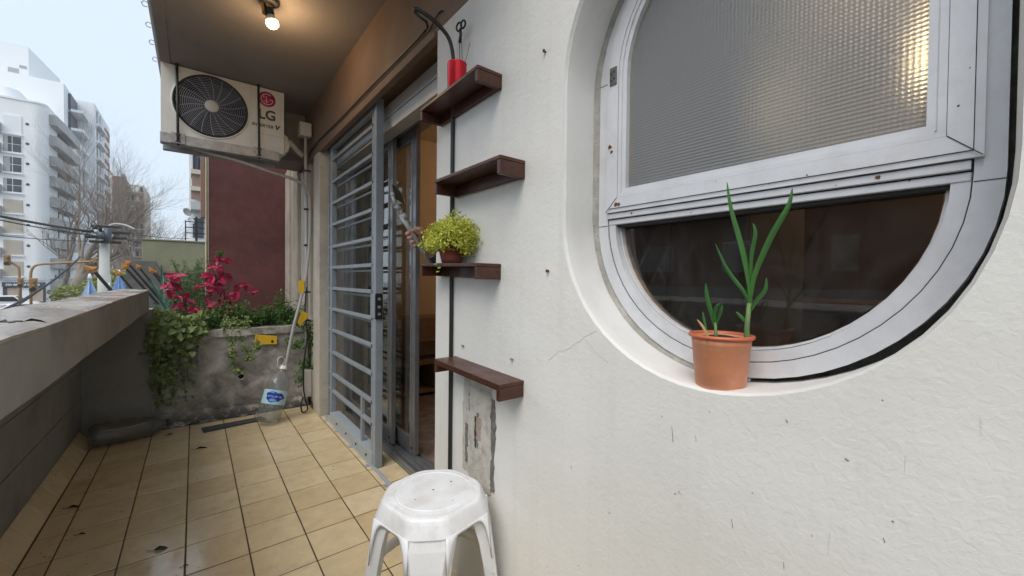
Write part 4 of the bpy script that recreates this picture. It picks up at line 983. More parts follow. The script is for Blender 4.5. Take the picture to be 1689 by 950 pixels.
# ================================================================== POT ON THE WINDOW LEDGE
PC = V((.802, .3590, .8672))
pot = thing('terracotta_pot', 'terracotta plastic pot standing on the rounded window ledge', 'pot', PC)
pk = lambda pr: [(r*.90 if r > .002 else r, z) for r, z in pr]
obj('pot_body', MB().lathe(pk([(.001, .0), (.046, .0), (.0485, .004), (.0488, .012), (.0497, .0125), (.0522, .040), (.0526, .0405), (.0570, .088), (.0577, .0885), (.0585, .1015), (.055, .1015), (.0535, .086), (.049, .02), (.001, .018)]), PC, 44, close=True), M['terracotta'], pot)
obj('pot_rim', MB().lathe(pk([(.0587, .100), (.0635, .1005), (.0648, .103), (.0640, .1062), (.0605, .107), (.0565, .1065), (.0550, .1018)]), PC, 44, close=True), M['terracotta2'], pot)
obj('soil', MB().lathe(pk([(.001, .1015), (.02, .103), (.04, .0995), (.0555, .0975)]), PC, 24, close=True), M['soil'], pot)
on = thing('onion_plant', 'tall green onion sprouts with strap leaves growing in the terracotta pot', 'plant', PC+V((0,0,.095)))
def blade(pts, w, m=None, nm='leaf', face=V((-.75, -.55, 0))):
    pts = smooth(pts, 7); n = len(pts); A = []; B = []; C_ = []
    for i, p in enumerate(pts):
        t = i/(n-1); d = (pts[min(i+1, n-1)]-pts[max(i-1, 0)]).normalized(); s_ = d.cross(face).normalized()
        ww = w*(.55+.75*t if t < .45 else .89*(1-((t-.45)/.55)**2.2))*.5+.0004; nn = s_.cross(d)
        A.append(p+s_*ww); B.append(p-s_*ww); C_.append(p+nn*ww*.55)
    return obj(nm, MB().ribbon(A, C_).ribbon(C_, B), m or M['onion'], on, fix=False)
X = .805
L = lambda pts, x=X: [atx(px, py, x) for px, py in pts]
b1 = atx(1232, 556, X); b2 = atx(1181, 556, X-.01)
obj('bulb_neck', MB().tube([b1+V((0,0,-.012)), b1, b1+V((-.001,0,.018)), atx(1236, 500, X)], [.006, .0055, .0045, .004], 10), M['greenstem'], on)
obj('bulb_neck', MB().tube([b2+V((0,0,-.01)), b2, atx(1180, 532, X-.01)], [.004, .0035, .0025], 8), M['greenstem'], on)
blade(L([(1237, 505), (1236, 470), (1224, 410), (1206, 345), (1199, 300)]), .0095)
blade(L([(1238, 490), (1246, 450), (1272, 390), (1300, 340), (1307, 310)]), .0105)
blade(L([(1238, 460), (1240, 420), (1246, 385), (1242, 368)]), .007)
blade(L([(1236, 500), (1226, 480), (1200, 445), (1180, 402)]), .007)
blade(L([(1238, 512), (1248, 496), (1262, 478), (1264, 458)]), .0078)
blade(L([(1234, 535), (1224, 524), (1214, 514)]), .006)
blade(L([(1180, 540), (1173, 515), (1166, 488), (1164, 467)], X-.01), .0085)
blade(L([(1180, 540), (1178, 520), (1183, 505), (1189, 501)], X-.01), .008)
blade(L([(1180, 540), (1186, 522), (1190, 510), (1191, 503)], X-.01), .006)
blade(L([(1166, 548), (1162, 530), (1159, 514)], X-.02), .004)
blade(L([(1167, 556), (1160, 540), (1150, 527)], X-.03), .0045, M['dryleaf'], 'dry_leaf')
blade(L([(1166, 545), (1168, 560), (1166, 572)], X-.055), .004, M['dryleaf'], 'dry_leaf')

# ================================================================== STOOL
SCN = V((.553, 1.066, 0)); SA = atan2(-.785, -.62)+.10         # one leg points towards the camera
stl = thing('plastic_stool', 'scuffed white plastic stool with an eight-sided seat near the white wall', 'stool', SCN)
def rot2(x, y): return (SCN.x+x*cos(SA)-y*sin(SA), SCN.y+x*sin(SA)+y*cos(SA))
def octo(R, cut, z):
    """square with cut corners; the corners (cut edges) sit over the legs on the +-x, +-y axes"""
    p = []
    for k in range(4):
        a = k*pi/2
        for sgn in (-1, 1):
            c, s_ = R, sgn*cut; p.append((c*cos(a)-s_*sin(a), c*sin(a)+s_*cos(a)))
    return [(*rot2(x, y), z) for x, y in p]
SH = .448
def rounded(poly, rad, n=5):
    out = []; m = len(poly)
    for i in range(m):
        a, b, c = V(poly[i-1]), V(poly[i]), V(poly[(i+1) % m]); d1 = (a-b).normalized(); d2 = (c-b).normalized(); p1 = b+d1*rad; p2 = b+d2*rad
        for k in range(n+1):
            t = k/n; out.append(tuple(p1*(1-t)**2+b*2*t*(1-t)+p2*t*t))
    return out
mb = MB(); rgs = [rounded(octo(r_, c_, z_), rd_) for r_, c_, z_, rd_ in ((.160, .050, SH-.046, .024), (.1535, .050, SH-.030, .025), (.147, .050, SH-.0155, .026), (.1425, .0505, SH-.0075, .027), (.138, .051, SH-.0025, .028), (.133, .051, SH-.0006, .029), (.128, .0515, SH, .030))]
for i in range(len(rgs)-1): mb.ribbon(rgs[i], rgs[i+1], True, True)
n8 = 40
disc = lambda r, z: [(*rot2(r*cos(2*pi*k/n8), r*sin(2*pi*k/n8)), z) for k in range(n8)]
o8 = rgs[-1]
mb.face(rgs[-1])
# top plate as a fan from the octagon to the centre ring
def octr(f, z):
    out = []
    for k in range(n8):
        a = 2*pi*k/n8; dx, dy = cos(a), sin(a); best = 9
        for q_ in range(4):
            b_ = q_*pi/2; t = .128/max(1e-6, dx*cos(b_)+dy*sin(b_)) if dx*cos(b_)+dy*sin(b_) > 1e-6 else 9; best = min(best, t)
            c_ = b_+pi/4; lim = (.128+.050)/sqrt(2); dd = dx*cos(c_)+dy*sin(c_); t = lim/dd if dd > 1e-6 else 9; best = min(best, t)
        out.append((*rot2(best*f*dx, best*f*dy), z))
    return out
mb2 = MB(); prev = octr(.975, SH+.0003)
seq = [octr(.94, SH+.0006), disc(.1115, SH+.0022), disc(.1095, SH+.0008), disc(.1075, SH+.0008), disc(.1055, SH+.0022), disc(.06, SH+.0026)]
for s_ in seq: mb2.ribbon(prev, s_, True, True); prev = s_
mb2.face(prev)
seat = obj('seat', MB.__new__(MB) if False else mb2, M['plastic'], stl)
obj('seat_skirt', mb, M['plastic'], stl)
mb = MB()
for x, y, r in ((.0, .0, .0032), (.05, -.045, .0022), (-.045, .05, .0032), (.062, .06, .0018)):
    xx, yy = rot2(x, y); mb.lathe([(r, .0012), (r*.6, .0008), (r*.1, .0007)], (xx, yy, SH+.0018), 8)
obj('seat_hole', mb, M['screwhole'], seat)
# legs: curved channel legs with arched webs under the seat
for k in range(4):
    a = k*pi/2
    def lr(x, y, z):
        X_, Y_ = x*cos(a)-y*sin(a), x*sin(a)+y*cos(a); return (*rot2(X_, Y_), z)
    prof = [(.152, .047, SH-.040), (.164, .047, SH-.075), (.173, .041, SH-.12), (.184, .035, SH-.20), (.197, .030, SH-.30), (.208, .026, SH-.39), (.214, .025, .0)]
    mb = MB(); C1 = []; C2 = []; E1 = []; E2 = []; I1 = []; I2 = []
    for r, hw, z in prof:
        C1.append(lr(r, -hw, z)); C2.append(lr(r, hw, z)); fl_ = hw*.62+.012
        E1.append(lr(r-fl_, -hw-fl_*.62, z)); E2.append(lr(r-fl_, hw+fl_*.62, z))
        I1.append(lr(r-fl_-.003, -hw-fl_*.62+.004, z)); I2.append(lr(r-fl_-.003, hw+fl_*.62-.004, z))
    mb.ribbon(C1, C2, False); mb.ribbon(E1, C1, False); mb.ribbon(C2, E2, False); mb.ribbon(I1, E1, False); mb.ribbon(E2, I2, False)
    lo_ = obj('leg', mb, M['plastic'], stl, fix=False)
    lo_.modifiers.new('thick', 'SOLIDIFY').thickness = .0035
    bv = lo_.modifiers.new('bevel', 'BEVEL'); bv.width = .006; bv.segments = 3; bv.limit_method = 'ANGLE'; bv.angle_limit = radians(25)
    # arched web between this leg and the next, below the seat edge
    A = []; B = []; nA = 20
    p1 = V(lr(.158, .0465, 0)); p2 = V(lr(.0465, .158, 0))
    for i in range(nA+1):
        t = i/nA; q_ = p1.lerp(p2, t); out = (q_-SCN); out.z = 0; out = out.normalized()
        e = abs(2*t-1); drop = .052+.125*max(0, (e-.45)/.55)**2.6
        A.append((q_.x, q_.y, SH-.044)); qq = q_+out*(.012*max(0, e-.45))*2; B.append((qq.x, qq.y, SH-drop))
    we = obj('arch_web', MB().ribbon(A, B, True), M['plastic'], stl, fix=False)
    we.modifiers.new('thick', 'SOLIDIFY').thickness = .004
    # cross brace between neighbouring legs
    zb = .215; c1 = V(lr(.178, .060, zb)); c2 = V(lr(.060, .178, zb)); mid = (c1+c2)/2+V((0,0,.014))
    sb_ = obj('stretcher', MB().ribbon([c1+V((0,0,.022)), (c1+mid)/2+V((0,0,.024)), mid+V((0,0,.022)), (c2+mid)/2+V((0,0,.024)), c2+V((0,0,.022))], [c1-V((0,0,.022)), (c1+mid)/2-V((0,0,.014)), mid-V((0,0,.016)), (c2+mid)/2-V((0,0,.014)), c2-V((0,0,.022))], True), M['plastic'], stl, fix=False)
    sb_.modifiers.new('thick', 'SOLIDIFY').thickness = .0035

# ================================================================== PLANTER
PY = 3.765
pl = thing('concrete_planter', 'mouldy grey concrete planter wall at the far end of the balcony', 'planter', (.25, 3.9, 0))
mb = MB(); nx, nz = 40, 26
def psurf(x, z): return PY-.012*mnoise.noise(V((x*5, z*5, 2.2)))-.006*mnoise.noise(V((x*16, z*16, 5)))-(.012 if z < .05 else 0)*max(0, 1-z/.05)
grid = [[(-.236+(.975)*i/nx, psurf(-.236+.975*i/nx, -.02+.66*j/nz), -.02+.66*j/nz) for i in range(nx+1)] for j in range(nz+1)]
for j in range(nz): mb.ribbon(grid[j], grid[j+1], True)
obj('front_face', mb, M['concrete'], pl, fix=False)
mb = MB(); zt = .62; cx_ = [-.236+.975*i/30 for i in range(31)]
fr0 = [(x, PY-.022-.006*mnoise.noise(V((x*9, 1, 3))), .618) for x in cx_]; fr1 = [(x, PY-.026-.008*mnoise.noise(V((x*9, 4, 3))), .672+.006*mnoise.noise(V((x*7, 2, 8)))) for x in cx_]
fr2 = [(x, PY+.11, .674+.006*mnoise.noise(V((x*7, 9, 8)))) for x in cx_]; fr3 = [(x, PY+.11, .55) for x in cx_]; fr9 = [(x, PY+.02, .618) for x in cx_]
mb.ribbon(fr9, fr0, False); mb.ribbon(fr0, fr1, False); mb.ribbon(fr1, fr2, False); mb.ribbon(fr2, fr3, False)
obj('rim', mb, M['concrete'], pl, fix=False)
obj('soil', MB().box(-.232, .79, PY+.105, 4.9, .3, .615), M['soil'], pl)
obj('planter_back', MB().box(-.4, .79, 4.42, 4.52, -.3, .58), M['concrete'], pl)
mb = MB().lathe([(.021, 0), (.024, 0), (.024, .045), (.0205, .045), (.018, 0)], (.281, PY-.001, .302), 20, RX, close=True)
dp = obj('drain_pipe', mb, M['pvc'], pl)
obj('pipe_dark', MB().lathe([(.0195, .004), (.001, .005)], (.281, PY-.006, .302), 16, RX), M['black'], dp)
mb = MB(); A = []; B = []; C_ = []
for i in range(31):
    x = -.236+.99*i/30; hh = .035+.03*max(0, mnoise.noise(V((x*6, 0, 1))))+(.02 if x < .1 else 0)
    A.append((x, PY-.075+.02*mnoise.noise(V((x*5, 3, 1))), .0035)); B.append((x, PY-.04+.012*mnoise.noise(V((x*8, 5, 1))), hh*.6)); C_.append((x, PY-.006, hh+.035))
mb.ribbon(A, B, True).ribbon(B, C_, True)
obj('base_fillet', mb, M['concrete'], pl, fix=False)
yc_ = thing('yellow_strip', 'yellow plastic strip with a dark hole fixed to the planter face', 'strip', (.46, PY-.03, .56))
P0 = [at(421, 552, PY-.022), at(457, 554, PY-.022), at(457, 568, PY-.022), at(421, 568, PY-.022)]
obj('card', MB().hexa([p for p in P0]+[p+V((0,.004,0)) for p in P0]), M['yellow'], yc_, bevel=.002)
hp = at(449, 563, PY-.024); obj('hole', MB().lathe([(.010, 0), (.0095, .001), (.001, .001)], hp, 12, RX), M['black'], yc_)
for i, (pts, lb_) in enumerate((([(492, 463), (501, 462), (502, 482), (493, 484)], 'small yellow hanging tag higher up on the conduit'), ([(491, 531), (497, 512), (508, 517), (507, 524), (495, 538)], 'larger tilted yellow tag hanging beside the hose'))):
    y = 3.5+.02*i; P0 = [at(px, py, y) for px, py in pts]
    mb = MB().face(P0); mb.face([p+V((0, .004, 0)) for p in P0][::-1]); n = len(P0)
    for k in range(n): mb.face([P0[k], P0[(k+1) % n], P0[(k+1) % n]+V((0,.004,0)), P0[k]+V((0,.004,0))])
    t = thing('yellow_tag', lb_, 'tag', P0[0], 'yellow tags by the conduit')
    obj('card', mb, M['yellow'], t)
    c = at(496 if i == 0 else 503, 455 if i == 0 else 500, y); obj('string', MB().tube([c, (P0[0]+P0[1])/2+V((0, .002, 0))], .002, 5), M['darkmetal'], t)

# ---- bottles and floor litter
def bottle_axes(base, top):
    ax_ = (top-base).normalized(); return V((0,0,1)).rotation_difference(ax_).to_matrix().to_4x4()
BB, BT = V((.432, 3.40, .078)), V((.538, 3.475, .415))
bt = thing('water_bottle', 'clear big water bottle with a blue label leaning on the planter', 'bottle', (BB.x, BB.y, 0))
Q = bottle_axes(BB, BT); HB = (BT-BB).length
rb = .079
prof = [(.02, -.062), (.055, -.066), (.072, -.055), (rb, -.030), (rb*.97, -.01), (rb, .005), (rb*.965, .02), (rb, .035), (rb, .05)]
prof += [(rb-.001, .06), (rb-.001, .165), (rb, .17), (rb*.97, .185), (rb*.985, .2), (.070, .232), (.056, .262), (.036, .288), (.0245, .300), (.0225, .318)]
ob_ = obj('bottle_body', MB().lathe(prof, BB, 32, Q, close=True), M['pet'], bt)
obj('bottle_base', MB().lathe([(.001, -.056), (.02, -.062)], BB, 32, Q, close=True), M['pet'], bt)
obj('neck_ring', MB().lathe([(.024, .316), (.030, .318), (.030, .326), (.024, .328), (.0235, .345), (.0185, .346), (.0185, .318)], BB, 20, Q, close=True), M['printwhite'], bt)
Q3 = Q.to_3x3()
camdir = (V((0,0,EYE))-BB); loc = Q3.inverted() @ camdir; A0 = atan2(loc.y, loc.x)+.10
def onb(a, z, r): return BB+Q3 @ V((r*cos(A0+a), r*sin(A0+a), z))
def patch(a0, a1, z0, z1, r, na=18):
    return MB().ribbon([onb(a0+(a1-a0)*i/na, z0, r) for i in range(na+1)], [onb(a0+(a1-a0)*i/na, z1, r) for i in range(na+1)])
lbl = obj('label', patch(-1.45, 1.45, .062, .163, rb+.0006), M['label'], bt, fix=False)
def blob(ca, cz_, ra, rz, r, m, wob=.12, seed=0):
    mb = MB(); n = 40; rim = []
    for k in range(n):
        a = 2*pi*k/n; f = 1+wob*sin(3*a+seed)+wob*.6*sin(7*a+seed*2); rim.append((ca+ra*f*cos(a), cz_+rz*f*sin(a)))
    prev = [onb(a, z, r) for a, z in rim]
    for s_ in (.75, .5, .25, .05):
        cur = [onb(ca+(a-ca)*s_, cz_+(z-cz_)*s_, r) for a, z in rim]; mb.ribbon(prev, cur, True, True); prev = cur
    mb.face(prev); return obj('label_print', mb, m, lbl, fix=False)
blob(-.1, .114, .78, .036, rb+.0012, M['labelblue'], .12, 1)
blob(-.2, .090, .30, .010, rb+.0017, M['labellight'], .1, 2)
blob(-.4, .148, .22, .008, rb+.0017, M['labellight'], .1, 4)
# script lettering wrapped as separate letters round the label
for i, ch in enumerate('Villa del Sur'):
    if ch == ' ': continue
    a = -.62+.092*i; p = onb(a, .116+.0012*sin(i), rb+.0018)
    cu = bpy.data.curves.new('label_lettering', 'FONT'); cu.body = ch; cu.size = .019; cu.extrude = .0002; cu.shear = .3; cu.align_x = 'CENTER'; cu.align_y = 'CENTER'
    o = bpy.data.objects.new('label_lettering', cu); COL.objects.link(o); cu.materials.append(M['printwhite']); tomesh(o); o = TM[-1]; o.parent = lbl
    nrm = (Q3 @ V((cos(A0+a), sin(A0+a), 0))).normalized(); upv = (Q3 @ V((0,0,1))).normalized(); xx = upv.cross(nrm)
    o.location = p-base_of(lbl); o.rotation_euler = Matrix((xx, upv, nrm)).transposed().to_euler()
hs = onb(pi*.5, .33, .0)
hp_ = [onb(-1.2, .322, .028), onb(-1.2, .345, .045), onb(-1.15, .385, .058), onb(-1.1, .405, .040), onb(-1.0, .395, .012), onb(-1.2, .36, .008), onb(-1.2, .33, .022)]
hp_ = [BB+Q3 @ V((x, y, z)) for x, y, z in []] or hp_
obj('carry_handle', MB().tube(smooth(hp_, 5), .0045, 7), M['pvc'], bt)
# dusty bottle lying by the parapet
D0, D1 = V((-.455, 3.56, .079)), V((-.175, 3.625, .068))
db = thing('dusty_bottle', 'dusty squashed plastic bottle lying on the tiles in the dark corner', 'bottle', (-.33, 3.59, 0))
Qd = bottle_axes(D0, D1); mb = MB()
prd = [(.02, -.065), (.06, -.062), (.076, -.045), (.078, -.02), (.074, 0), (.078, .02), (.074, .05), (.078, .08), (.073, .11), (.077, .14), (.074, .17), (.077, .2), (.07, .235), (.05, .265), (.026, .29), (.023, .31), (.018, .312)]
mb.lathe(prd, D0, 30, Qd, close=True)
mb.v = [(x, y, max(.0015, z*(.93+.07*mnoise.noise(V((x*14, y*14, 1)))))) for x, y, z in mb.v]
obj('bottle_body', mb, M['petdusty'], db)
obj('bottle_cap', MB().lathe([(.022, .308), (.022, .325), (.018, .327)], D0, 16, Qd), M['printdark'], db)
sl = [at(0, 0, 1)]*0
tag(obj('slate_strip', MB().hexa([(.045, 3.452, .001), (.42, 3.50, .001), (.40, 3.565, .001), (.035, 3.535, .001), (.045, 3.452, .015), (.42, 3.50, .013), (.40, 3.565, .016), (.035, 3.535, .018)]), M['grime'], bevel=.003), 'dark grey slate strip lying on the tiles below the planter', 'strip')
rr = random.Random(21)
def dead(p, L, Wd, ang_, label, grp='dead leaves on the balcony tiles', z=.002):
    mb = MB(); d = V((cos(ang_), sin(ang_), .12))
    mb.leaf(p, d, V((rr.gauss(0,.2), rr.gauss(0,.2), 1)), L, Wd, .3, .3); mb.tube([p, p-V((cos(ang_), sin(ang_), -.1))*L*.35], .0012, 4)
    return tag(obj('dead_leaf', mb, M['deadleaf'], fix=False), label, 'leaf', grp)
for px, py, L_, lb_ in ((252, 908, .055, 'biggest dark dead leaf, on the wet shiny tile at the front'), (322, 741, .07, 'dark dead leaf on the tiles below the slate strip'), (275, 718, .045, 'small dead leaf by the base of the planter'), (127, 882, .03, 'tiny dead leaf on the second tile column from the skirting, nearest the camera'), (300, 935, .022, 'tiny dead bit on the joint in front of the big dead leaf'), (110, 838, .05, 'dead leaf scrap lying by the skirting tiles')):
    p = onz_ = None
    d = fw+(px-CX)/F_PX*rt-(py-CY)/F_PX*up; p = V((0,0,EYE))+d*((.003-EYE)/d.z)
    dead(p, L_, L_*.38, rr.uniform(-.6, .8), lb_)
mb = MB()
for k in range(150):
    x = rr.uniform(-.5, .7) if rr.random() < .4 else rr.gauss(-.42, .07); y = rr.uniform(.9, 3.7)
    if x < -.505 or x > .73: continue
    L_ = rr.uniform(.003, .012); mb.leaf(V((x, y, .0015)), V((rr.gauss(0,1), rr.gauss(0,1), .05)), V((0,0,1)), L_, L_*.5)
obj('leaf_litter', mb, M['deadleaf'], kind='stuff', fix=False)
for px, py, lb_ in ((14, 532, 'larger wet leaf on the parapet coping'), (38, 530, 'smaller wet leaf further along the parapet coping')):
    d = fw+(px-CX)/F_PX*rt-(py-CY)/F_PX*up; p = V((0,0,EYE))+d*((.992-EYE)/d.z)
    dead(p, .028, .012, 2.6 if px < 20 else 0.2, lb_, 'leaves on the coping')

# ================================================================== PLANTER PLANTS
rr = random.Random(31)
# ivy spilling over the left corner
iv = thing('trailing_ivy', 'trailing ivy with pale green leaves spilling over the left corner of the planter', 'plant', (-.15, 3.75, .62))
mb = MB(); st = MB()
def ivy_leaf(p, size, nrm=None):
    n = nrm or V((rr.gauss(0,.5), -1+rr.gauss(0,.4), .6+rr.gauss(0,.4))); d = V((rr.gauss(0,1), rr.gauss(0,.4)-.3, rr.gauss(-.25,.6)))
    mb.leaf(p, d, n, size, size*rr.uniform(.75, 1.0), .16, .2)
for k in range(1000):                       # cushion on top and over the edge
    px = rr.uniform(252, 335); top = 518+8*sin(px*.11)+ (px-250)*.10; py = top+abs(rr.gauss(0, 1))*22
    if px > 318 and py > 548: continue
    y = 3.70+.13*max(0, (548-py)/40)+rr.uniform(-.03, .03)
    ivy_leaf(at(px, py, y), rr.uniform(.030, .060))
strands = []
for k in range(17):
    px = 248+74*rr.random()**1.5; ln_ = rr.uniform(40, 130)*(1 if px < 292 else .75)
    pts = []; x = px
    for i in range(9):
        py = 545+ln_*i/8; x += rr.gauss(0, 2.2)+(1.0 if px < 270 else .4); pts.append(at(x, min(py, 668), PY-.045+rr.uniform(-.012, .012)))
    st.tube(smooth(pts, 2), .0016, 4, False)
    for p in pts[1:]:
        for j in range(rr.choice((1, 2, 3, 5))): ivy_leaf(p+V((rr.gauss(0,.022), rr.gauss(0,.010), rr.gauss(0,.020))), rr.uniform(.016, .042))
# mass at the lower left
for k in range(190):
    px = rr.gauss(268, 17); py = rr.gauss(625, 24)
    if 243 < px < 320 and 570 < py < 668: ivy_leaf(at(px, py, PY-.035+rr.uniform(-.02, .015)), rr.uniform(.012, .026))
obj('foliage', mb, M['ivy'], iv, fix=False); obj('stems', st, M['stem'], iv, fix=False)
# small strands on the planter face
hp = thing('hanging_succulent', 'small green trailing sprigs hanging over the middle of the planter rim', 'plant', (.25, 3.74, .66)); mb = MB(); st = MB()
for base, path in (((383, 545), [(380, 560), (384, 575), (386, 595), (391, 612)]), ((395, 545), [(398, 560), (404, 575), (412, 590)]), ((425, 555), [(422, 566), (424, 574)]), ((388, 552), [(385, 570), (381, 586)])):
    pts = [at(*base, PY-.05)]+[at(*q, PY-.045) for q in path]; st.tube(smooth(pts, 3), .002, 5, False)
    for p in smooth(pts, 3)[2:]:
        for j in range(4): ivy_leaf(p+V((rr.gauss(0,.009), rr.gauss(0,.006)-.004, rr.gauss(0,.008))), rr.uniform(.014, .026))
    for j in range(16): ivy_leaf(pts[-1]+V((rr.gauss(0,.016), -.008, rr.gauss(0,.012))), rr.uniform(.02, .032))
for k in range(260):
    px = rr.uniform(366, 412); py = rr.gauss(538, 8); ivy_leaf(at(px, min(py, 555), PY-.01+rr.uniform(-.02,.05)), rr.uniform(.014, .030))
obj('foliage', mb, M['ivy'], hp, fix=False); obj('stems', st, M['greenstem'], hp, fix=False)
# low bright green plants along the top
lowp = thing('low_green_plants', 'low bright green leafy plants along the right half of the planter', 'plant', (.45, 3.95, .63)); mb = MB(); st = MB()
for k in range(210):
    px = rr.uniform(330, 500); hgt = 24+8*sin(px*.07)+8*sin(px*.19+1)+ (16 if px > 455 and px < 472 else 0); y = rr.uniform(3.82, 4.1)
    b = at(px, 532, y); b.z = .63; tp = at(px+rr.gauss(0, 3), 530-rr.uniform(.2, 1)*hgt, y)
    st.tube([b, tp], .0018, 4, False)
    for j in range(22):
        t = rr.uniform(.35, 1.08); p = b.lerp(tp, t)+V((rr.gauss(0,.022), rr.gauss(0,.022), rr.gauss(0,.008)))
        mb.leaf(p, V((rr.gauss(0,1), rr.gauss(0,1), rr.gauss(.3,.5))), V((rr.gauss(0,.3), rr.gauss(0,.3)-.3, 1)), rr.uniform(.014, .032), rr.uniform(.009, .018), .15, .25)
obj('foliage', mb, M['green'], lowp, fix=False); obj('stems', st, M['greenstem'], lowp, fix=False)
# climber by the conduit
clm = thing('corner_climber', 'dark green climber hanging by the conduit in the right corner', 'plant', (.66, 3.7, .6)); mb = MB(); st = MB()
for pts in ([(480, 528), (500, 535), (510, 548), (514, 560)], [(475, 565), (490, 570), (500, 562)], [(497, 598), (505, 605), (500, 612)], [(495, 622), (503, 630)], [(512, 530), (511, 560), (509, 600)]):
    P_ = smooth([at(*q, 3.60) for q in pts], 5); st.tube(P_, .0018, 4, False)
    for p in P_:
        for j in range(7): mb.leaf(p+V((rr.gauss(0,.02), rr.gauss(0,.015), rr.gauss(0,.016))), V((rr.gauss(0,1), rr.gauss(0,1)-.4, rr.gauss(-.3,.6))), V((0,-1,.6)), rr.uniform(.016, .030), rr.uniform(.012, .02))
obj('foliage', mb, M['green'], clm, fix=False); obj('stems', st, M['greenstem'], clm, fix=False)
# crimson plant: every large leaf is its own part
cr = thing('crimson_leaved_plant', 'tall plant with bright crimson leaves rising from the planter before the oxblood wall', 'plant', (.02, 3.98, .62))
CYP = 3.96
def lm(L_, Wd, fold, name='leaf'):
    b = MB(); n = 7; A = []; B = []; C_ = []
    for i in range(n+1):
        t = i/n; w_ = Wd*.5*sin(pi*min(1, t*.92+.06))**.75*(1-.25*t); z = -L_*.30*t*t
        wob = .10*Wd*sin(t*9)
        A.append((t*L_, w_, z+w_*fold+wob*.4)); B.append((t*L_, -w_, z+w_*fold-wob*.4)); C_.append((t*L_, 0, z))
    b.ribbon(A, C_).ribbon(C_, B); me = b.mesh(name); me.materials.append(M['crimson']); return me
lms = [lm(.078, .064, .45), lm(.066, .054, .3), lm(.088, .066, .6), lm(.055, .046, .4)]
def off(q): return (260+q[0]*.15785, 410+q[1]*.15785)
clusters = [(600,130,3),(700,130,4),(640,100,3),(565,185,2),(640,190,3),(520,300,3),(570,290,3),(690,270,4),(740,310,3),(640,330,3),(470,390,3),(410,430,2),(550,370,3),(640,370,4),(660,420,2),(840,380,3),(920,385,3),(980,455,3),(760,490,3),(810,460,3),(740,520,4),(700,550,4),(620,570,3),(690,640,3),(740,660,3),(650,690,3),(150,280,3),(200,300,3),(100,380,3),(150,370,2),(210,420,3),(120,430,2),(215,500,4),(215,600,3),(290,480,3),(310,540,3),(230,340,2),(380,630,3),(440,640,3),(430,790,2),(470,770,2),(590,420,2),(560,450,2),(500,520,2),(520,600,2)]
stp = MB(); root = at(*off((520, 720)), CYP); root.z = .63
nodes = [root]
trunk1 = smooth([root, at(*off((530, 560)), CYP), at(*off((600, 370)), CYP), at(*off((640, 230)), CYP), at(*off((645, 90)), CYP)], 5)
trunk2 = smooth([at(*off((640, 740)), CYP), at(*off((690, 560)), CYP), at(*off((760, 440)), CYP), at(*off((900, 400)), CYP)], 5)
trunk3 = smooth([at(*off((330, 720)), CYP), at(*off((260, 520)), CYP), at(*off((190, 400)), CYP), at(*off((150, 290)), CYP)], 5)
trunk4 = smooth([root+V((.03,0,0)), at(*off((660, 470)), CYP), at(*off((740, 410)), CYP), at(*off((700, 260)), CYP)], 5)
for t_ in (trunk1, trunk2, trunk3, trunk4): stp.tube(t_, [.006-.0035*i/len(t_) for i in range(len(t_))], 6)
alln = trunk1+trunk2+trunk3+trunk4
rl_ = random.Random(5)
for x, y, n in clusters:
    c = at(*off((x, y)), CYP+rl_.uniform(-.06, .06)); near = min(alln, key=lambda p: (p-c).length)
    stp.tube([near, (near+c)/2+V((0,0,.008)), c], .0022, 5, False)
    a0 = rl_.uniform(0, 6.28)
    for k in range(n):
        a = a0+k*2.1+rl_.gauss(0,.3)
        d = V((cos(a), -.35+rl_.gauss(0,.4), .65*sin(a)-.25)).normalized(); nrm = V((rl_.gauss(0,.5), -.8+rl_.gauss(0,.4), .75+rl_.gauss(0,.3))); s_ = nrm.cross(d).normalized(); nn = d.cross(s_)
        o = inst('leaf', rl_.choice(lms), cr, c-base_of(cr)); o.rotation_euler = Matrix((d, s_, nn)).transposed().to_euler(); k_ = rl_.uniform(.45, .95); o.scale = (k_, k_, k_)
obj('stems', stp, M['stem'], cr, fix=False)
mb = MB()
for j in range(14): mb.leaf(at(365, 424, CYP), V((rl_.gauss(0,.5), rl_.gauss(0,.4), 1)), V((0,-1,.1)), .06, .008, .1, .1)
obj('green_tip', mb, M['green'], cr, fix=False)
# rosemary
ro = thing('rosemary_bush', 'spiky green rosemary bush behind the crimson leaves', 'shrub', (-.1, 4.3, .62)); mb = MB(); st = MB()
for k in range(64):
    px = rr.uniform(284, 340); y = rr.uniform(4.15, 4.38); b = at(px+rr.gauss(0,6), 530, y); b.z = .6
    tp = at(px+rr.gauss(0,5), rr.uniform(428, 485) if px > 295 else rr.uniform(455, 490), y); tp.y = y
    if k < 3: tp = at(283+3*k, 428+k*6, y)
    P_ = smooth([b, b.lerp(tp, .5)+V((rr.gauss(0,.02), rr.gauss(0,.02), 0)), tp], 7); st.tube(P_, .0018, 4, False)
    for p in P_[2:]:
        for j in range(7): mb.leaf(p+V((0,0,rr.uniform(-.02,.02))), V((rr.gauss(0,1), rr.gauss(0,1), rr.uniform(.2, 1.2))), V((rr.gauss(0,1), rr.gauss(0,1), .5)), rr.uniform(.02, .036), .0042, .1, .1)
obj('foliage', mb, M['rosemary'], ro, fix=False); obj('stems', st, M['greenstem'], ro, fix=False)
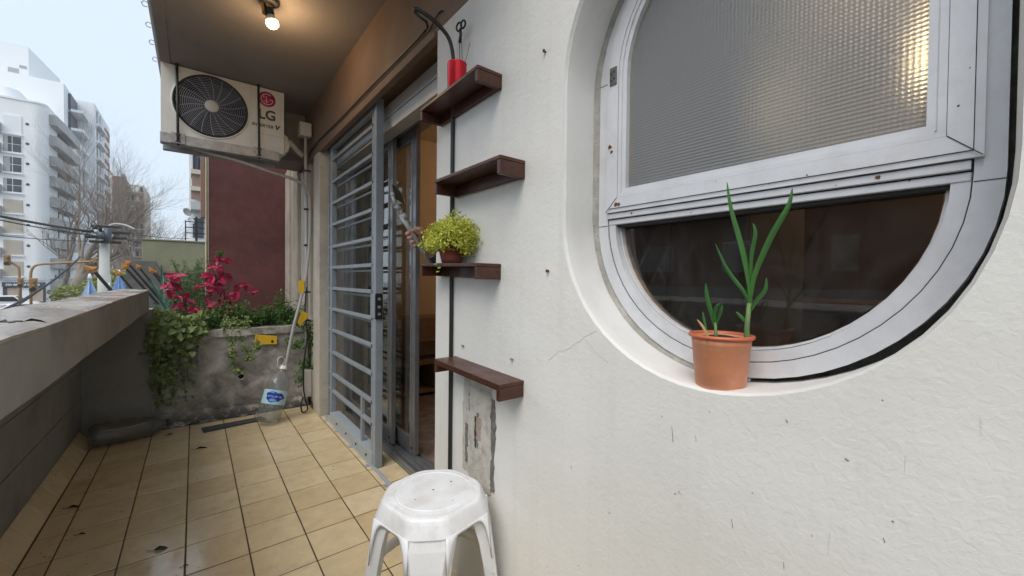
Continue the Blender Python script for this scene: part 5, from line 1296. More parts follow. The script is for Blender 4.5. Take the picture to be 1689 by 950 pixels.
# blue-green blades
ag = thing('blue_green_aloe', 'blue-green pointed aloe blades leaning behind the parapet end', 'plant', (-.3, 4.3, .6))
for pts, wd in (([(283, 515), (268, 492), (252, 468), (246, 458)], .03), ([(280, 520), (270, 500), (258, 480), (250, 474)], .028), ([(268, 500), (267.5, 470), (266.5, 437)], .026), ([(275, 520), (262, 505), (252, 500)], .035), ([(290, 515), (282, 495), (276, 470)], .024)):
    P_ = smooth([at(*q, 4.32) for q in pts], 5); n = len(P_); A = []; B = []; C_ = []
    for i, p in enumerate(P_):
        t = i/(n-1); d = (P_[min(i+1, n-1)]-P_[max(i-1, 0)]).normalized(); s_ = d.cross(V((0,-1,0))).normalized(); w_ = wd*.5*(1-t**2.5)+.001
        A.append(p+s_*w_+V((0,-.006,0))); B.append(p-s_*w_+V((0,-.006,0))); C_.append(p+V((0,.008,0)))
    obj('leaf', MB().ribbon(A, C_).ribbon(C_, B), M['agave'], ag, fix=False)

# ================================================================== NEIGHBOUR: RED WALL, SPEAR FAN, GREEN WALL
rw = thing('oxblood_wall', 'oxblood red rendered wall with a cream edge behind the planter', 'wall', (.4, 5.1, 0))
obj('red_face', MB().box(.112, .794, 5.0, 5.2, -3.5, 3.2), M['redwall'], rw, bevel=.004)
xa = [at(338.5, 420, 5.0).x, at(341.5, 420, 5.0).x, at(345, 420, 5.0).x, .1115]
for i in range(3): obj('cream_trim', MB().box(xa[i]+.002, xa[i+1]-.002, 4.985+.012*i, 5.15, -3.5, 3.2), M['cream'], rw, bevel=.004)
obj('wall_drip', MB().box(xa[0]-.035, xa[0]-.0005, 5.03, 5.15, 1.66, 3.0), M['bldgbrown'], rw, bevel=.003)
SPY = 4.62
sp = thing('spear_fan', 'fan of black iron bars with orange spear tips guarding the balcony end', 'spear fan', (-.2, SPY, .6))
spears = [((136, 437), (157, 449), (186, 482), .022), ((189, 444), (199, 455), (219, 478), .016), ((200, 433), (209, 444), (240, 478), .018), ((207, 428), (214, 437), (262, 492), .016), ((224, 435), (231, 443), (282, 506), .014), ((245, 439), (253, 450), (285, 492), .014), ((252, 444), (258, 451), (287, 486), .011)]
for i, (tp, nk, bs_, wd) in enumerate(spears):
    y = SPY+.05*i; a, b_, c = at(*tp, y), at(*nk, y), at(*bs_, y); d = (b_-c).normalized()
    c2 = c-d*.35
    br_ = obj('spear_bar', MB().beam(b_, c2, wd, wd), M['spear'], sp)
    hw = wd*1.25; s_ = d.cross(V((0,-1,0))).normalized(); q_ = V((0,1,0)); L_ = (a-b_).length
    mb = MB()
    P_ = [b_-d*.004, b_+d*L_*.22, b_+d*L_*.30, a]
    R0 = [b_+s_*wd*.6, b_-s_*wd*.6]
    ring_ = lambda c_, w1, w2: [c_+s_*w1, c_+q_*w2, c_-s_*w1, c_-q_*w2]
    r0_ = ring_(b_, wd*.7, wd*.5); r1_ = ring_(b_+d*L_*.18, wd*.75, wd*.5); r2_ = ring_(b_+d*L_*.30, hw*1.25, wd*.55); r3_ = ring_(a, .001, .001)
    mb.ribbon(r0_, r1_, False, True).ribbon(r1_, r2_, False, True).ribbon(r2_, r3_, False, True); mb.face(r0_)
    obj('spear_tip', mb, M['speartip'], br_)
GY = 11.0
gw = thing('green_terrace_wall', 'moss-green rendered terrace wall of the neighbouring house', 'wall', (-.3, GY, 1))
g0, g1 = at(234, 420, GY), at(341, 420, GY)
obj('wall_body', MB().box(g0.x, 2.5, GY, GY+.25, -4, 1.80), M['greenwall'], gw, bevel=.01)
obj('wall_cap', MB().box(g0.x-.01, 2.5, GY-.02, GY+.27, 1.802, 1.835), M['greenwall'], gw, bevel=.008)
obj('lower_ledge', MB().box(at(248, 448, GY).x, 2.5, GY-.06, GY-.001, 1.14, 1.19), M['bldgbrown'], gw)
lg_ = thing('dark_stone_gable', 'dark weathered gable wall below the green terrace wall', 'wall', (-1.0, GY-.1, 0))
ga, gb_ = at(236, 428, GY-.3), at(262, 430, GY-.3)
obj('gable', MB().prism([(ga.x-.25, -4), (ga.x-.25, ga.z-.02), (gb_.x-.06, gb_.z), (at(275, 452, GY-.3).x, .95), (at(275, 452, GY-.3).x, -4)], GY-.3, GY-.08, 'y'), M['darkstone'], lg_, bevel=.01)
tr_ = thing('terrace_railing', 'black metal railing on the neighbouring terrace wall', 'railing', (.1, GY+.1, 1.83))
R0_, R1_ = at(306, 385, GY+.1).x, .9
for z in (2.0, 2.12, 2.24): obj('rail', MB().box(R0_, R1_, GY+.09, GY+.11, z, z+.018), M['spear'], tr_)
for k in range(7): x = R0_+(R1_-R0_)*k/6; obj('post', MB().box(x-.01, x+.01, GY+.088, GY+.112, 1.836, 2.27), M['spear'], tr_)
obj('gate_post', MB().box(at(322, 380, GY).x, at(326, 380, GY).x, GY+.03, GY+.085, 1.836, 2.36), M['spear'], tr_)

# ================================================================== PERSON AT THE DOOR
pe = thing('person', 'person in dark navy clothes inside the doorway holding out a grey stick', 'person', (1.30, 1.80, 0))
HND = V((.905, 1.925, 1.262))
def skin_mesh(name, verts, edges, radii, m, parent, sub=2):
    me = bpy.data.meshes.new(name); off_ = base_of(parent); me.from_pydata([tuple(V(v)-off_) for v in verts], edges, []); me.update()
    o = bpy.data.objects.new(name, me); COL.objects.link(o); o.parent = parent; me.materials.append(m)
    sk = o.modifiers.new('skin', 'SKIN'); sk.use_smooth_shade = True
    sv = me.skin_vertices[0].data if me.skin_vertices else None
    if sv is None:
        bm = bmesh.new(); bm.from_mesh(me); bm.verts.layers.skin.verify(); bm.to_mesh(me); bm.free(); sv = me.skin_vertices[0].data
    for i, r in enumerate(radii): sv[i].radius = (r, r) if not isinstance(r, tuple) else r
    sv[0].use_root = True
    s_ = o.modifiers.new('sub', 'SUBSURF'); s_.levels = sub; s_.render_levels = sub
    return o
class Sk:
    def __init__(s): s.v = []; s.e = []; s.r = []
    def chain(s, pts, start=None):
        prev = start
        for p, r in pts:
            s.v.append(p); s.r.append(r); i = len(s.v)-1
            if prev is not None: s.e.append((prev, i))
            prev = i
        return prev
PX_, PYp = 1.30, 1.78
stick_d = (at(707, 432, 1.9)-at(663, 352, 1.9)).normalized(); SC_ = at(683, 393, 1.905)
S = Sk()
pelvis = S.chain([((PX_, PYp, .95), .115)])
chest = S.chain([((PX_, PYp, 1.12), .11), ((PX_, PYp, 1.32), .12)], pelvis)
neck = S.chain([((PX_, PYp, 1.45), .06), ((PX_, PYp, 1.53), .05), ((PX_-.01, PYp, 1.60), .078), ((PX_-.015, PYp, 1.68), .082), ((PX_-.01, PYp, 1.74), .06)], chest)
S.chain([((PX_-.09, PYp, 1.635), .018), ((PX_-.112, PYp, 1.628), .012)], neck-2)           # nose
shR = S.chain([((PX_-.02, PYp+.17, 1.40), .052), ((PX_-.10, PYp+.24, 1.27), .044), ((PX_-.17, PYp+.27, 1.14), .038)], chest)
wrist = S.chain([((1.04, 1.985, 1.19), .031), ((.965, 1.948, 1.226), .026), ((.925, 1.932, 1.253), (.028, .036)), (tuple(SC_+(at(700, 386, 1.905)-SC_)*.9), (.026, .038))], shR)
# four fingers wrapped round the stick, index on top
vw = (SC_-V((0,0,EYE))).normalized(); lat = stick_d.cross(vw).normalized()
if lat.x < 0: lat = -lat
for k in range(4):
    c = SC_+stick_d*(-.036+.0235*k); L_ = (.9, 1.0, .97, .82)[k]
    S.chain([(c+lat*.036*L_+vw*.012, .0115), (c+lat*.004+vw*.024, .0112), (c-lat*.023*L_+vw*.011, .0108), (c-lat*.023*L_-vw*.009, .0100), (c-lat*.004-vw*.0195, .0088)], wrist)
S.chain([(SC_-stick_d*.018+lat*.030-vw*.002, .0125), (SC_-stick_d*.036+lat*.020-vw*.014, .0105), (SC_-stick_d*.040+lat*.000-vw*.0185, .0090)], wrist)
S.chain([((PX_+.0, PYp-.17, 1.40), .052), ((PX_+.03, PYp-.22, 1.15), .042), ((PX_-.02, PYp-.22, .93), .034), ((PX_-.03, PYp-.21, .84), .03)], chest)
for s_ in (-1, 1): S.chain([((PX_, PYp+s_*.09, .86), .085), ((PX_-.01, PYp+s_*.10, .50), .058), ((PX_+.01, PYp+s_*.10, .10), .042), ((PX_-.10, PYp+s_*.11, .045), .036), ((PX_-.17, PYp+s_*.115, .035), .026)], pelvis)
skin_mesh('body', S.v, S.e, S.r, M['skin'], pe)
T = Sk(); a_ = T.chain([((PX_, PYp, .92), .135), ((PX_, PYp, 1.12), .132), ((PX_, PYp, 1.33), .140)]); T.chain([((PX_, PYp, 1.46), .07)], a_)
T.chain([((PX_-.02, PYp+.18, 1.40), .070), ((PX_-.10, PYp+.245, 1.27), .062), ((PX_-.17, PYp+.275, 1.145), .058), ((1.05, 1.99, 1.185), .048), ((.985, 1.957, 1.214), .040)], a_)
T.chain([((PX_, PYp-.18, 1.40), .070), ((PX_+.03, PYp-.225, 1.15), .058), ((PX_-.02, PYp-.222, .95), .046)], a_)
skin_mesh('jacket', T.v, T.e, T.r, M['navy'], pe)
U = Sk(); a_ = U.chain([((PX_, PYp, .95), .130), ((PX_, PYp, .90), .125)])
for s_ in (-1, 1): U.chain([((PX_, PYp+s_*.09, .82), .105), ((PX_-.01, PYp+s_*.10, .50), .085), ((PX_+.01, PYp+s_*.10, .09), .072)], a_)
skin_mesh('trousers', U.v, U.e, U.r, M['navy'], pe)
obj('hair', MB().lathe([(.001, .10), (.05, .092), (.085, .06), (.096, .01), (.09, -.04), (.08, -.06)], (PX_+.008, PYp, 1.70), 20, close=True), M['hair'], pe)
for s_ in (-1, 1): obj('eye', MB().lathe([(.001, -.009), (.008, -.004), (.009, 0), (.008, .004), (.001, .009)], (PX_-.088, PYp+s_*.033, 1.668), 10), M['black'], pe)
obj('mouth', MB().tube([(PX_-.086, PYp-.025, 1.588), (PX_-.092, PYp, 1.586), (PX_-.086, PYp+.025, 1.588)], .005, 6), M['redclay'], pe)
for s_ in (-1, 1): obj('shoe', MB().box(PX_-.20, PX_+.06, PYp+s_*.105-.045, PYp+s_*.105+.045, .003, .075), M['black'], pe, bevel=.02)
# the stick
sk_ = thing('grey_stick', 'grey-white stick with a jointed dark flat head held up in the hand', 'stick', SC_)
q0, q1 = at(664, 358, 1.9), at(709, 434, 1.9)
obj('handle', MB().tube([q1, q1.lerp(q0, .8), q0], [.0115, .0125, .014], 12), M['stick'], sk_)
obj('collar', MB().tube([at(663, 353, 1.9), at(668, 362, 1.9)], .0165, 12), M['stick'], sk_)
obj('joint', MB().tube([at(663, 353, 1.9), at(659, 345, 1.9)], .008, 8).tube([at(659, 345, 1.9), at(652, 339, 1.9)], .012, 10).tube([at(652, 339, 1.9), at(647.5, 322, 1.9)], .0085, 8), M['stick'], sk_)
kn = at(647.5, 321, 1.9); obj('knob', MB().lathe([(.001, -.012), (.009, -.008), (.012, 0), (.009, .008), (.001, .012)], kn, 12), M['stick'], sk_)
pa = [at(646, 304, 1.90), at(652, 307, 1.90), at(660, 316, 1.90), at(665, 326, 1.90), at(667, 336, 1.90), at(660, 333, 1.90), at(652, 328, 1.90)]
mb = MB().face(pa); pb = [p+V((.012, .016, 0)) for p in pa]; mb.face(pb[::-1]); mb.ribbon(pa, pb, False, True)
obj('flat_head', mb, M['paddle'], sk_, bevel=.003)

# ================================================================== THE STREET
ZG = -3.4
struct('ground', MB().face([(-350, -100, ZG), (350, -100, ZG), (350, 420, ZG), (-350, 420, ZG)]), M['pavement'], fix=False)
struct('road', MB().box(-14.0, -4.0, -60, 82, ZG-.2, ZG+.004).box(-90, -14.01, 70, 82, ZG-.2, ZG+.004).box(-3.99, 60, 70, 82, ZG-.2, ZG+.004), M['asphalt'])
struct('pavement', MB().box(-60, -14.3, -60, 69.5, ZG-.1, ZG+.14).box(-3.7, 60, -60, 69.5, ZG-.1, ZG+.13).box(-60, 60, 82.3, 88.5, ZG-.1, ZG+.14), M['pavement'])
mb = MB()
for k in range(18): mb.box(-9.1, -8.9, -40+k*6, -37+k*6, ZG+.005, ZG+.009)
for k in range(9): mb.box(-13.6+k*1.05, -13.1+k*1.05, 66, 69, ZG+.005, ZG+.009)
struct('road_marking', mb, M['roadpaint'])
# the house under this balcony
hb = thing('house_base', 'rendered ground floor wall of the house below the balcony', 'house', (.2, 1, ZG))
obj('wall', MB().box(-.6, 4.2, -1.6, 4.95, ZG+.13, -.19), M['parapet'], hb)

def window(parent, x0, x1, z0, z1, y, style='pane', dx=None):
    """window on a wall facing -y at y"""
    f = obj('window', MB().box(x0, x1, y-.07, y-.001, z0, z1), M['bldg2'] if style != 'shutter' else M['bldgbeige'], parent)
    if style == 'pane':
        xm = (x0+x1)/2; zm = (z0+z1)/2; b_ = .07
        mb = MB()
        for xa_, xb_ in ((x0+b_, xm-b_/2), (xm+b_/2, x1-b_)):
            for za, zb_ in ((z0+b_, zm-b_/2), (zm+b_/2, z1-b_)): mb.box(xa_, xb_, y-.085, y-.0705, za, zb_)
        obj('pane', mb, M['winglass'], f)
        obj('curtain', MB().box(x0+b_+.05, x0+b_+(x1-x0)*random.uniform(.15, .42), y-.0895, y-.0855, z0+b_+.03, z1-b_-.03), M['bldggrey'], f)
    else:
        mb = MB(); n = 9
        for k in range(n): mb.box(x0+.05, x1-.05, y-.095, y-.0705, z0+.05+(z1-z0-.1)*k/n, z0+.05+(z1-z0-.1)*(k+.85)/n)
        obj('shutter', mb, M['bldgbeige'] if style == 'shutter' else M['bldg2'], f)
    return f
BY = 88.0
def bx_(px, y=BY): return at(px, 330, y).x
def bz_(py, y=BY, px=20): return at(px, py, y).z
b1_ = thing('white_corner_building', 'white corner apartment building with beige shutters over a dark shop front', 'building', (bx_(30), BY, ZG))
XR = bx_(77); XL = bx_(-150); ZR = bz_(163)
arc = [(XL, BY), (XR-1.3, BY)]+[(XR-1.3+1.3*sin(a), BY+1.3-1.3*cos(a)) for a in [pi/2*k/8 for k in range(1, 9)]]+[(XR, BY+30), (XL, BY+30)]
obj('wall', MB().prism(arc, bz_(462), ZR, 'z'), M['bldg'], b1_)
obj('parapet_cap', MB().prism([(x, y-.12) if y < BY+3 else (x, y) for x, y in arc], ZR+.003, ZR+.25, 'z'), M['bldg2'], b1_)
obj('roof_house', MB().prism([(x-3.2, y+2.5) for x, y in arc], ZR+.26, bz_(140, BY, 40), 'z'), M['bldg2'], b1_)
obj('ground_floor', MB().prism([(x, y+.15) for x, y in arc], ZG+.14, bz_(462)-.003, 'z'), M['bldg2'], b1_)
rows = [(189, 220, 'closed'), (224, 251, 'pane'), (258, 284, 'pane'), (294, 317, 'pane'), (329, 351, 'shutter'), (362, 385, 'shutter'), (396, 420, 'shutter'), (431, 455, 'shutter')]
for py0, py1, stl_ in rows:
    for c0, c1 in ((5, 37.5), (-46, -16), (-100, -66)):
        window(b1_, bx_(c0), bx_(c1), bz_(py1), bz_(py0), BY, stl_)
    obj('window_sill', MB().box(bx_(3.5), bx_(39), BY-.25, BY-.096, bz_(py1)-.22, bz_(py1)-.01), M['bldg2'], b1_)
    v_ = obj('vent', MB().lathe([(.19, 0), (.17, .06), (.03, .07)], (bx_(46), BY, bz_((py0+py1)/2-4)), 12, RX), M['shopdark'], b1_)
    # balcony strip at the very left edge
    obj('balcony', MB().box(bx_(-11), bx_(3.2), BY-.9, BY-.001, bz_(py1+3), bz_((py0+py1)/2+1)), M['bldggrey'], b1_)
obj('shop_fascia', MB().box(bx_(3), bx_(74), BY-.35, BY+.14, bz_(473), bz_(465.5)), M['shopdark'], b1_)
sf = obj('shop_front', MB().box(bx_(3), bx_(74), BY+.02, BY+.149, ZG+.3, bz_(473)-.01), M['shopdark'], b1_)
for c0, c1, m_ in ((11, 31, 'shopbeige'), (35, 48, 'bldg2'), (52, 70, 'shopbeige')):
    obj('shop_blind', MB().box(bx_(c0), bx_(c1), BY-.08, BY+.019, ZG+.6, bz_(474.5)), M[m_], sf)
obj('shop_lettering', (lambda mb: [mb.box(bx_(8+k*1.7), bx_(9.1+k*1.7), BY-.37, BY-.351, bz_(471+.5*sin(k*2)), bz_(468+.6*cos(k*3))) for k in range(34) if k % 7] and mb)(MB()), M['bldg2'], b1_)
# grey balconies along its receding side
SX = XR
for k in range(9):
    zt = bz_(183+k*34.6, BY, 77); zb_ = bz_(200+k*34.6, BY, 77)
    bc = obj('side_balcony', MB().prism([(SX+.003, BY+1.6), (SX+.75, BY+1.6), (SX+.95, BY+7), (SX+.95, BY+16), (SX+.003, BY+16)], zb_, zt, 'z'), M['bldggrey'], b1_)
    if k < 8:
        z2 = bz_(183+(k+1)*34.6, BY, 77)
        obj('side_window', MB().box(SX+.002, SX+.12, BY+6.2, BY+13, z2+.15, zb_-.15), M['winglass'], b1_)
obj('side_low_window', MB().box(SX+.002, SX+.10, BY+4, BY+5, bz_(478), bz_(452)).box(SX+.002, SX+.10, BY+6, BY+7, bz_(478), bz_(452)).box(SX+.002, SX+.10, BY+8, BY+9, bz_(478), bz_(452)), M['winglass'], b1_)
# tall pale blocks behind
B2Y = 112.0
b2_ = thing('tall_white_tower', 'tall blank white tower block rising behind the white corner building', 'building', (at(20, 300, B2Y).x, B2Y, ZG))
xa_, xb_ = at(-90, 100, B2Y).x, at(47, 100, B2Y).x
obj('wall', MB().prism([(xa_, B2Y), (xb_, B2Y), (xb_+1.4, B2Y+14), (xa_, B2Y+14)], ZG, at(30, 74, B2Y).z, 'z'), M['bldg2'], b2_)
for px0, px1, py0, py1 in ((13, 31, 110, 118), (32, 44, 107, 111.5)): obj('window', MB().box(at(px0, py0, B2Y).x, at(px1, py0, B2Y).x, B2Y-.06, B2Y-.002, at(px0, py1, B2Y).z, at(px0, py0, B2Y).z), M['bldggrey'], b2_)
B3Y = 104.0
b3_ = thing('white_balcony_block', 'white apartment block with recessed balconies stepping down beside the tower', 'building', (at(100, 300, B3Y).x, B3Y, ZG))
xa_, xb_, xc_ = at(-20, 140, B3Y).x, at(105, 140, B3Y).x, at(124, 140, B3Y+6).x
ztop = at(90, 134, B3Y).z
obj('wall', MB().prism([(xa_, B3Y), (xb_, B3Y), (xb_, B3Y+40), (xa_, B3Y+40)], ZG, ztop, 'z'), M['bldg2'], b3_)
# receding right part: frames, dark boxes for the shade in the recesses, balcony fronts
XQ = xb_
Y1_, Y2_, Y3_, Y4_ = B3Y+3, B3Y+9, B3Y+13, B3Y+26
zt2 = at(110, 150, B3Y+6).z
obj('side_wing', MB().box(XQ+.003, XQ+2.6, Y1_+5.5, Y4_, ZG, zt2-.5), M['bldg2'], b3_)
fh = 3.35
for k in range(10):
    z0 = zt2-1.0-(k+1)*fh
    if z0 < ZG: break
    obj('balcony_shade', MB().box(XQ+.004, XQ+.35, Y1_, Y1_+5.2, z0+.45, z0+fh-.25), M['bldggrey'] if k > 5 else M['shopdark'], b3_)
    obj('balcony_front', MB().box(XQ+.36, XQ+1.9, Y1_-.3, Y1_+5.3, z0-.15, z0+.30), M['bldg2'], b3_)
    w_ = obj('side_window', MB().box(XQ+2.602, XQ+2.72, Y1_+7.5, Y1_+14, z0+.5, z0+fh-.35), M['winglass'], b3_)
    obj('window_frame', MB().box(XQ+2.721, XQ+2.80, Y1_+10.6, Y1_+10.9, z0+.5, z0+fh-.35), M['bldg2'], w_)
    obj('window_band', MB().box(XQ+2.603, XQ+3.2, Y1_+7.0, Y1_+15.5, z0-.05, z0+.45), M['bldg2'], b3_)
    obj('cladding_panel', MB().box(XQ+2.604, XQ+2.75, Y1_+16.5, Y1_+22, z0+.4, z0+2.3), M['bldgred'], b3_)
B4Y = 175.0
b4_ = thing('pale_stair_tower_block', 'pale block with a small dark window above the bare tree', 'building', (at(155, 300, B4Y).x, B4Y, ZG))
obj('wall', MB().box(at(145, 250, B4Y).x, at(163, 250, B4Y).x, B4Y, B4Y+20, ZG, at(155, 236, B4Y).z), M['bldg2'], b4_)
for k in range(6): obj('window', MB().box(at(152.5, 250, B4Y).x, at(158, 250, B4Y).x, B4Y-.1, B4Y-.002, at(155, 256+k*30, B4Y).z, at(155, 244+k*30, B4Y).z), M['winglass'], b4_)
obj('side_wing', MB().box(at(163, 250, B4Y).x+.01, at(168, 250, B4Y).x, B4Y+2, B4Y+22, ZG, at(155, 262, B4Y).z), M['bldgcream'], b4_)
B5Y = 150.0
b5_ = thing('brown_brick_tower', 'brown brick apartment tower with a blank pale flank behind the utility pole', 'building', (at(210, 300, B5Y).x, B5Y, ZG))
obj('pale_flank', MB().box(at(166, 300, B5Y).x, at(185.5, 300, B5Y).x-.01, B5Y+1, B5Y+20, ZG, at(175, 287, B5Y).z), M['bldg2'], b5_)
obj('wall', MB().box(at(185.5, 300, B5Y).x, at(206, 300, B5Y).x, B5Y, B5Y+22, ZG, at(190, 290, B5Y).z), M['bldgbrown'], b5_)
obj('roof_tank', MB().box(at(196, 300, B5Y).x, at(203, 300, B5Y).x, B5Y+3, B5Y+8, at(190, 290, B5Y).z+.01, at(190, 281, B5Y).z), M['bldggrey'], b5_)
wb = obj('window_wing', MB().box(at(206, 300, B5Y).x+.01, at(237, 300, B5Y).x, B5Y+2, B5Y+22, ZG, at(215, 302, B5Y).z), M['bldgcream'], b5_)
mbw = MB(); mbb = MB()
rq = random.Random(9)
for k in range(11):
    z1_ = at(215, 305+k*15.5, B5Y).z; z0_ = at(215, 313+k*15.5, B5Y).z
    for c in range(4):
        c0 = 208+c*7.3
        obj('window', MB().box(at(c0, 300, B5Y).x, at(c0+4.4, 300, B5Y).x, B5Y+1.85, B5Y+1.999, z0_, z1_), rq.choice([M['winglass'], M['winglass'], M['bldg2'], M['bldgred']]), b5_)
    obj('balcony_band', MB().box(at(207, 300, B5Y).x, at(236.5, 300, B5Y).x, B5Y+1.3, B5Y+1.84, at(215, 320+k*15.5, B5Y).z, at(215, 315.5+k*15.5, B5Y).z), M['bldgbrown'] if k != 3 else M['bldgred'], b5_)
b6_ = thing('red_roof_house', 'low house with a reddish tiled roof behind the tree trunk', 'house', (at(150, 430, 110).x, 110, ZG))
hx0, hx1 = at(126, 430, 110).x, at(168, 430, 110).x
obj('wall', MB().box(hx0, hx1, 110, 122, ZG, at(150, 436, 110).z), M['bldgcream'], b6_)
zz = at(150, 436, 110).z
obj('roof', MB().prism([(109.2, zz+.01), (122.8, zz+.01), (116, zz+2.6)], hx0-.5, hx1+.5, 'x'), M['bldgred'], b6_)
obj('shop_sign', MB().box(at(140, 450, 109).x, at(164, 450, 109).x, 109, 109.3, at(150, 458, 109).z, at(150, 449, 109).z), M['shopdark'], b6_)
b8_ = thing('far_street_block', 'hazy low block closing the street behind the bare trees', 'building', (at(210, 440, 190).x, 190, ZG))
obj('wall', MB().box(at(108, 440, 190).x, at(236, 440, 190).x, 190, 205, ZG, at(180, 425, 190).z), M['bldgbrown'], b8_)
for k in range(9): obj('window', MB().box(at(112+k*13, 440, 190).x, at(118+k*13, 440, 190).x, 189.8, 189.999, at(180, 447, 190).z, at(180, 436, 190).z), M['winglass'], b8_)
# balcony building on the right
B7Y = 24.0
b7_ = thing('grey_balcony_building', 'grey apartment building with clothes drying on its balconies beside the cream edge', 'building', (at(325, 300, B7Y).x, B7Y, ZG))
q = lambda px, py=330: at(px, py, B7Y)
obj('wall', MB().box(q(312).x, 5, B7Y, B7Y+18, ZG, q(320, 120).z), M['bldg2'], b7_)
for py0, py1 in ((240, 286), (396, 350), ):
    pass
def balc(pyt, pyb, m_, name='balcony'):
    return obj(name, MB().box(q(315).x, 4, B7Y-1.1, B7Y-.002, q(320, pyb).z, q(320, pyt).z), m_, b7_)
balc(287, 294, M['bldgcream']); balc(314, 320.5, M['bldgcream'])
obj('shade_screen', MB().box(q(317).x, 4, B7Y-1.0, B7Y-.95, q(320, 313.5).z, q(320, 294.5).z), M['bldgbrown'], b7_)
obj('shade_screen', MB().box(q(315.5).x, 4, B7Y-1.0, B7Y-.95, q(320, 334).z, q(320, 321).z), M['bldgbrown'], b7_)
balc(338, 350, M['bldggrey']); balc(226, 236, M['bldgcream'])
rlg = obj('balcony_railing', MB().box(q(320).x, 4, B7Y-1.05, B7Y-1.0, q(320, 246).z, q(320, 244).z), M['spear'], b7_)
for k in range(9): obj('railing_bar', MB().box(q(320).x+k*.35, q(320).x+k*.35+.06, B7Y-1.04, B7Y-1.01, q(320, 285).z, q(320, 236.5).z), M['spear'], rlg)
obj('drying_cloth', MB().box(q(327).x, q(334).x, B7Y-.9, B7Y-.85, q(320, 284).z, q(320, 268).z), M['navy'], b7_)
for py0, py1 in ((245, 280), (360, 392)): obj('window', MB().box(q(318).x, q(336).x, B7Y-.08, B7Y-.003, q(320, py1).z, q(320, py0).z), M['winglass'], b7_)
obj('dish', MB().lathe([(.01, 0), (.13, .03), (.19, .075), (.185, .08), (.125, .036), (.01, .008)], q(312, 353)+V((-.1, -.5, 0)), 20, Matrix.Rotation(pi/2.6, 4, 'X') @ Matrix.Rotation(.6, 4, 'Y'), close=True), M['bldggrey'], b7_)
obj('dish', MB().lathe([(.01, 0), (.11, .03), (.16, .065), (.155, .07), (.105, .034), (.01, .008)], q(318, 367)+V((-.1, -.6, 0)), 20, Matrix.Rotation(pi/2.6, 4, 'X') @ Matrix.Rotation(.6, 4, 'Y'), close=True), M['bldg2'], b7_)
# building across the street from the window (seen in its glass)
b9_ = thing('terraced_house', 'brown terraced house with white windows across the street, mirrored in the window glass', 'house', (-24, 6, ZG))
obj('wall', MB().box(-34, -24, -22, 34, ZG, 5.2), M['bldgbrown'], b9_)
obj('roof_edge', MB().box(-34, -23.6, -22, 34, 5.203, 5.7), M['bldgbrown'], b9_)
for k in range(11):
    for z in (-2.4, 1.7):
        wy = -20+k*4.9+(.5 if z > 0 else 0); ww = (1.6, 2.4, 1.1)[k % 3]
        f = obj('window', MB().box(-23.999, -23.93, wy, wy+ww, z, z+1.8), M['bldgbeige'] if k % 2 else M['bldg2'], b9_)
        mbp = MB()
        for q_ in range(10): mbp.box(-23.929, -23.90, wy+.08, wy+ww-.08, z+.08+q_*.166, z+.21+q_*.166)
        obj('blind', mbp, M['bldggrey'], f)
obj('balcony_band', MB().box(-23.999, -23.2, -18, 30, .1, .75), M['bldggrey'], b9_)

# ---- utility pole, cables
UY = 30.0
upl = thing('utility_pole', 'pale concrete utility pole with dark fittings and cables', 'pole', (at(172, 450, UY).x, UY, ZG))
pt_ = at(173, 372, UY); ub_ = V((at(172, 450, UY).x, UY, ZG))
obj('shaft', MB().tube([ub_, V((ub_.x, UY, at(172, 452, UY).z)), V((ub_.x, UY, at(172, 451, UY).z)), pt_], [.27, .26, .21, .18], 14), M['pole'], upl)
for py, w_ in ((375, .9), (384, 1.5), (393, 1.3), (400, 1.0)):
    c = at(174, py, UY); obj('crossarm', MB().box(c.x-w_*.55, c.x+w_*.65, UY-.36, UY-.30, c.z-.06, c.z+.07), M['spear'], upl)
obj('transformer', MB().tube([at(168, 394, UY-.6), at(168, 383, UY-.6)], .17, 12).tube([at(177.5, 400, UY-.6), at(177.5, 377, UY-.6)], .15, 12), M['shopdark'], upl)
for k, (px, py) in enumerate(((158, 375), (160, 382), (164, 378), (182, 389))): obj('insulator', MB().tube([at(px, py+3, UY-.4), at(px, py-3, UY-.4)], [.09, .12], 8), M['pole'] if k % 2 else M['spear'], upl)
obj('lamp_arm', MB().tube(smooth([at(173, 380, UY), at(185, 370, UY), at(205, 371, UY), at(222, 378, UY)], 5), .05, 7), M['pole'], upl)
def wire(a, b, sag, r, label, grp='overhead street cables'):
    pts = [a.lerp(b, t/14)+V((0, 0, -sag*4*(t/14)*(1-t/14))) for t in range(15)]
    tag(obj('overhead_cable', MB().tube(pts, r, 5), M['spear']), label, 'cable', grp)
wire(at(-160, 322, 22), at(158, 383, UY), .10, .055, 'thickest overhead cable bundle crossing the white building to the pole')
wire(at(-160, 326, 22), at(160, 389, UY), .14, .025, 'thin cable just below the thick overhead bundle')
wire(at(-160, 368, 22), at(158, 398, UY), .14, .016, 'lowest thin overhead cable crossing the beige shutters')
wire(at(180, 378, UY), at(345, 390, 40), .3, .02, 'upper thin cable running right from the pole')
wire(at(180, 389, UY), at(345, 401, 40), .35, .03, 'lower thin cable running right from the pole')
wire(at(182, 384, UY), at(345, 397, 40), .5, .014, 'middle thin cable running right from the pole')
wire(at(132, 424, 20), at(-40, 530, 14), .22, .03, 'grey cable sagging steeply in front of the shop')
wire(at(127, 430, 20), at(-40, 545, 14), .12, .016, 'thin cable under the steep grey one in front of the shop')
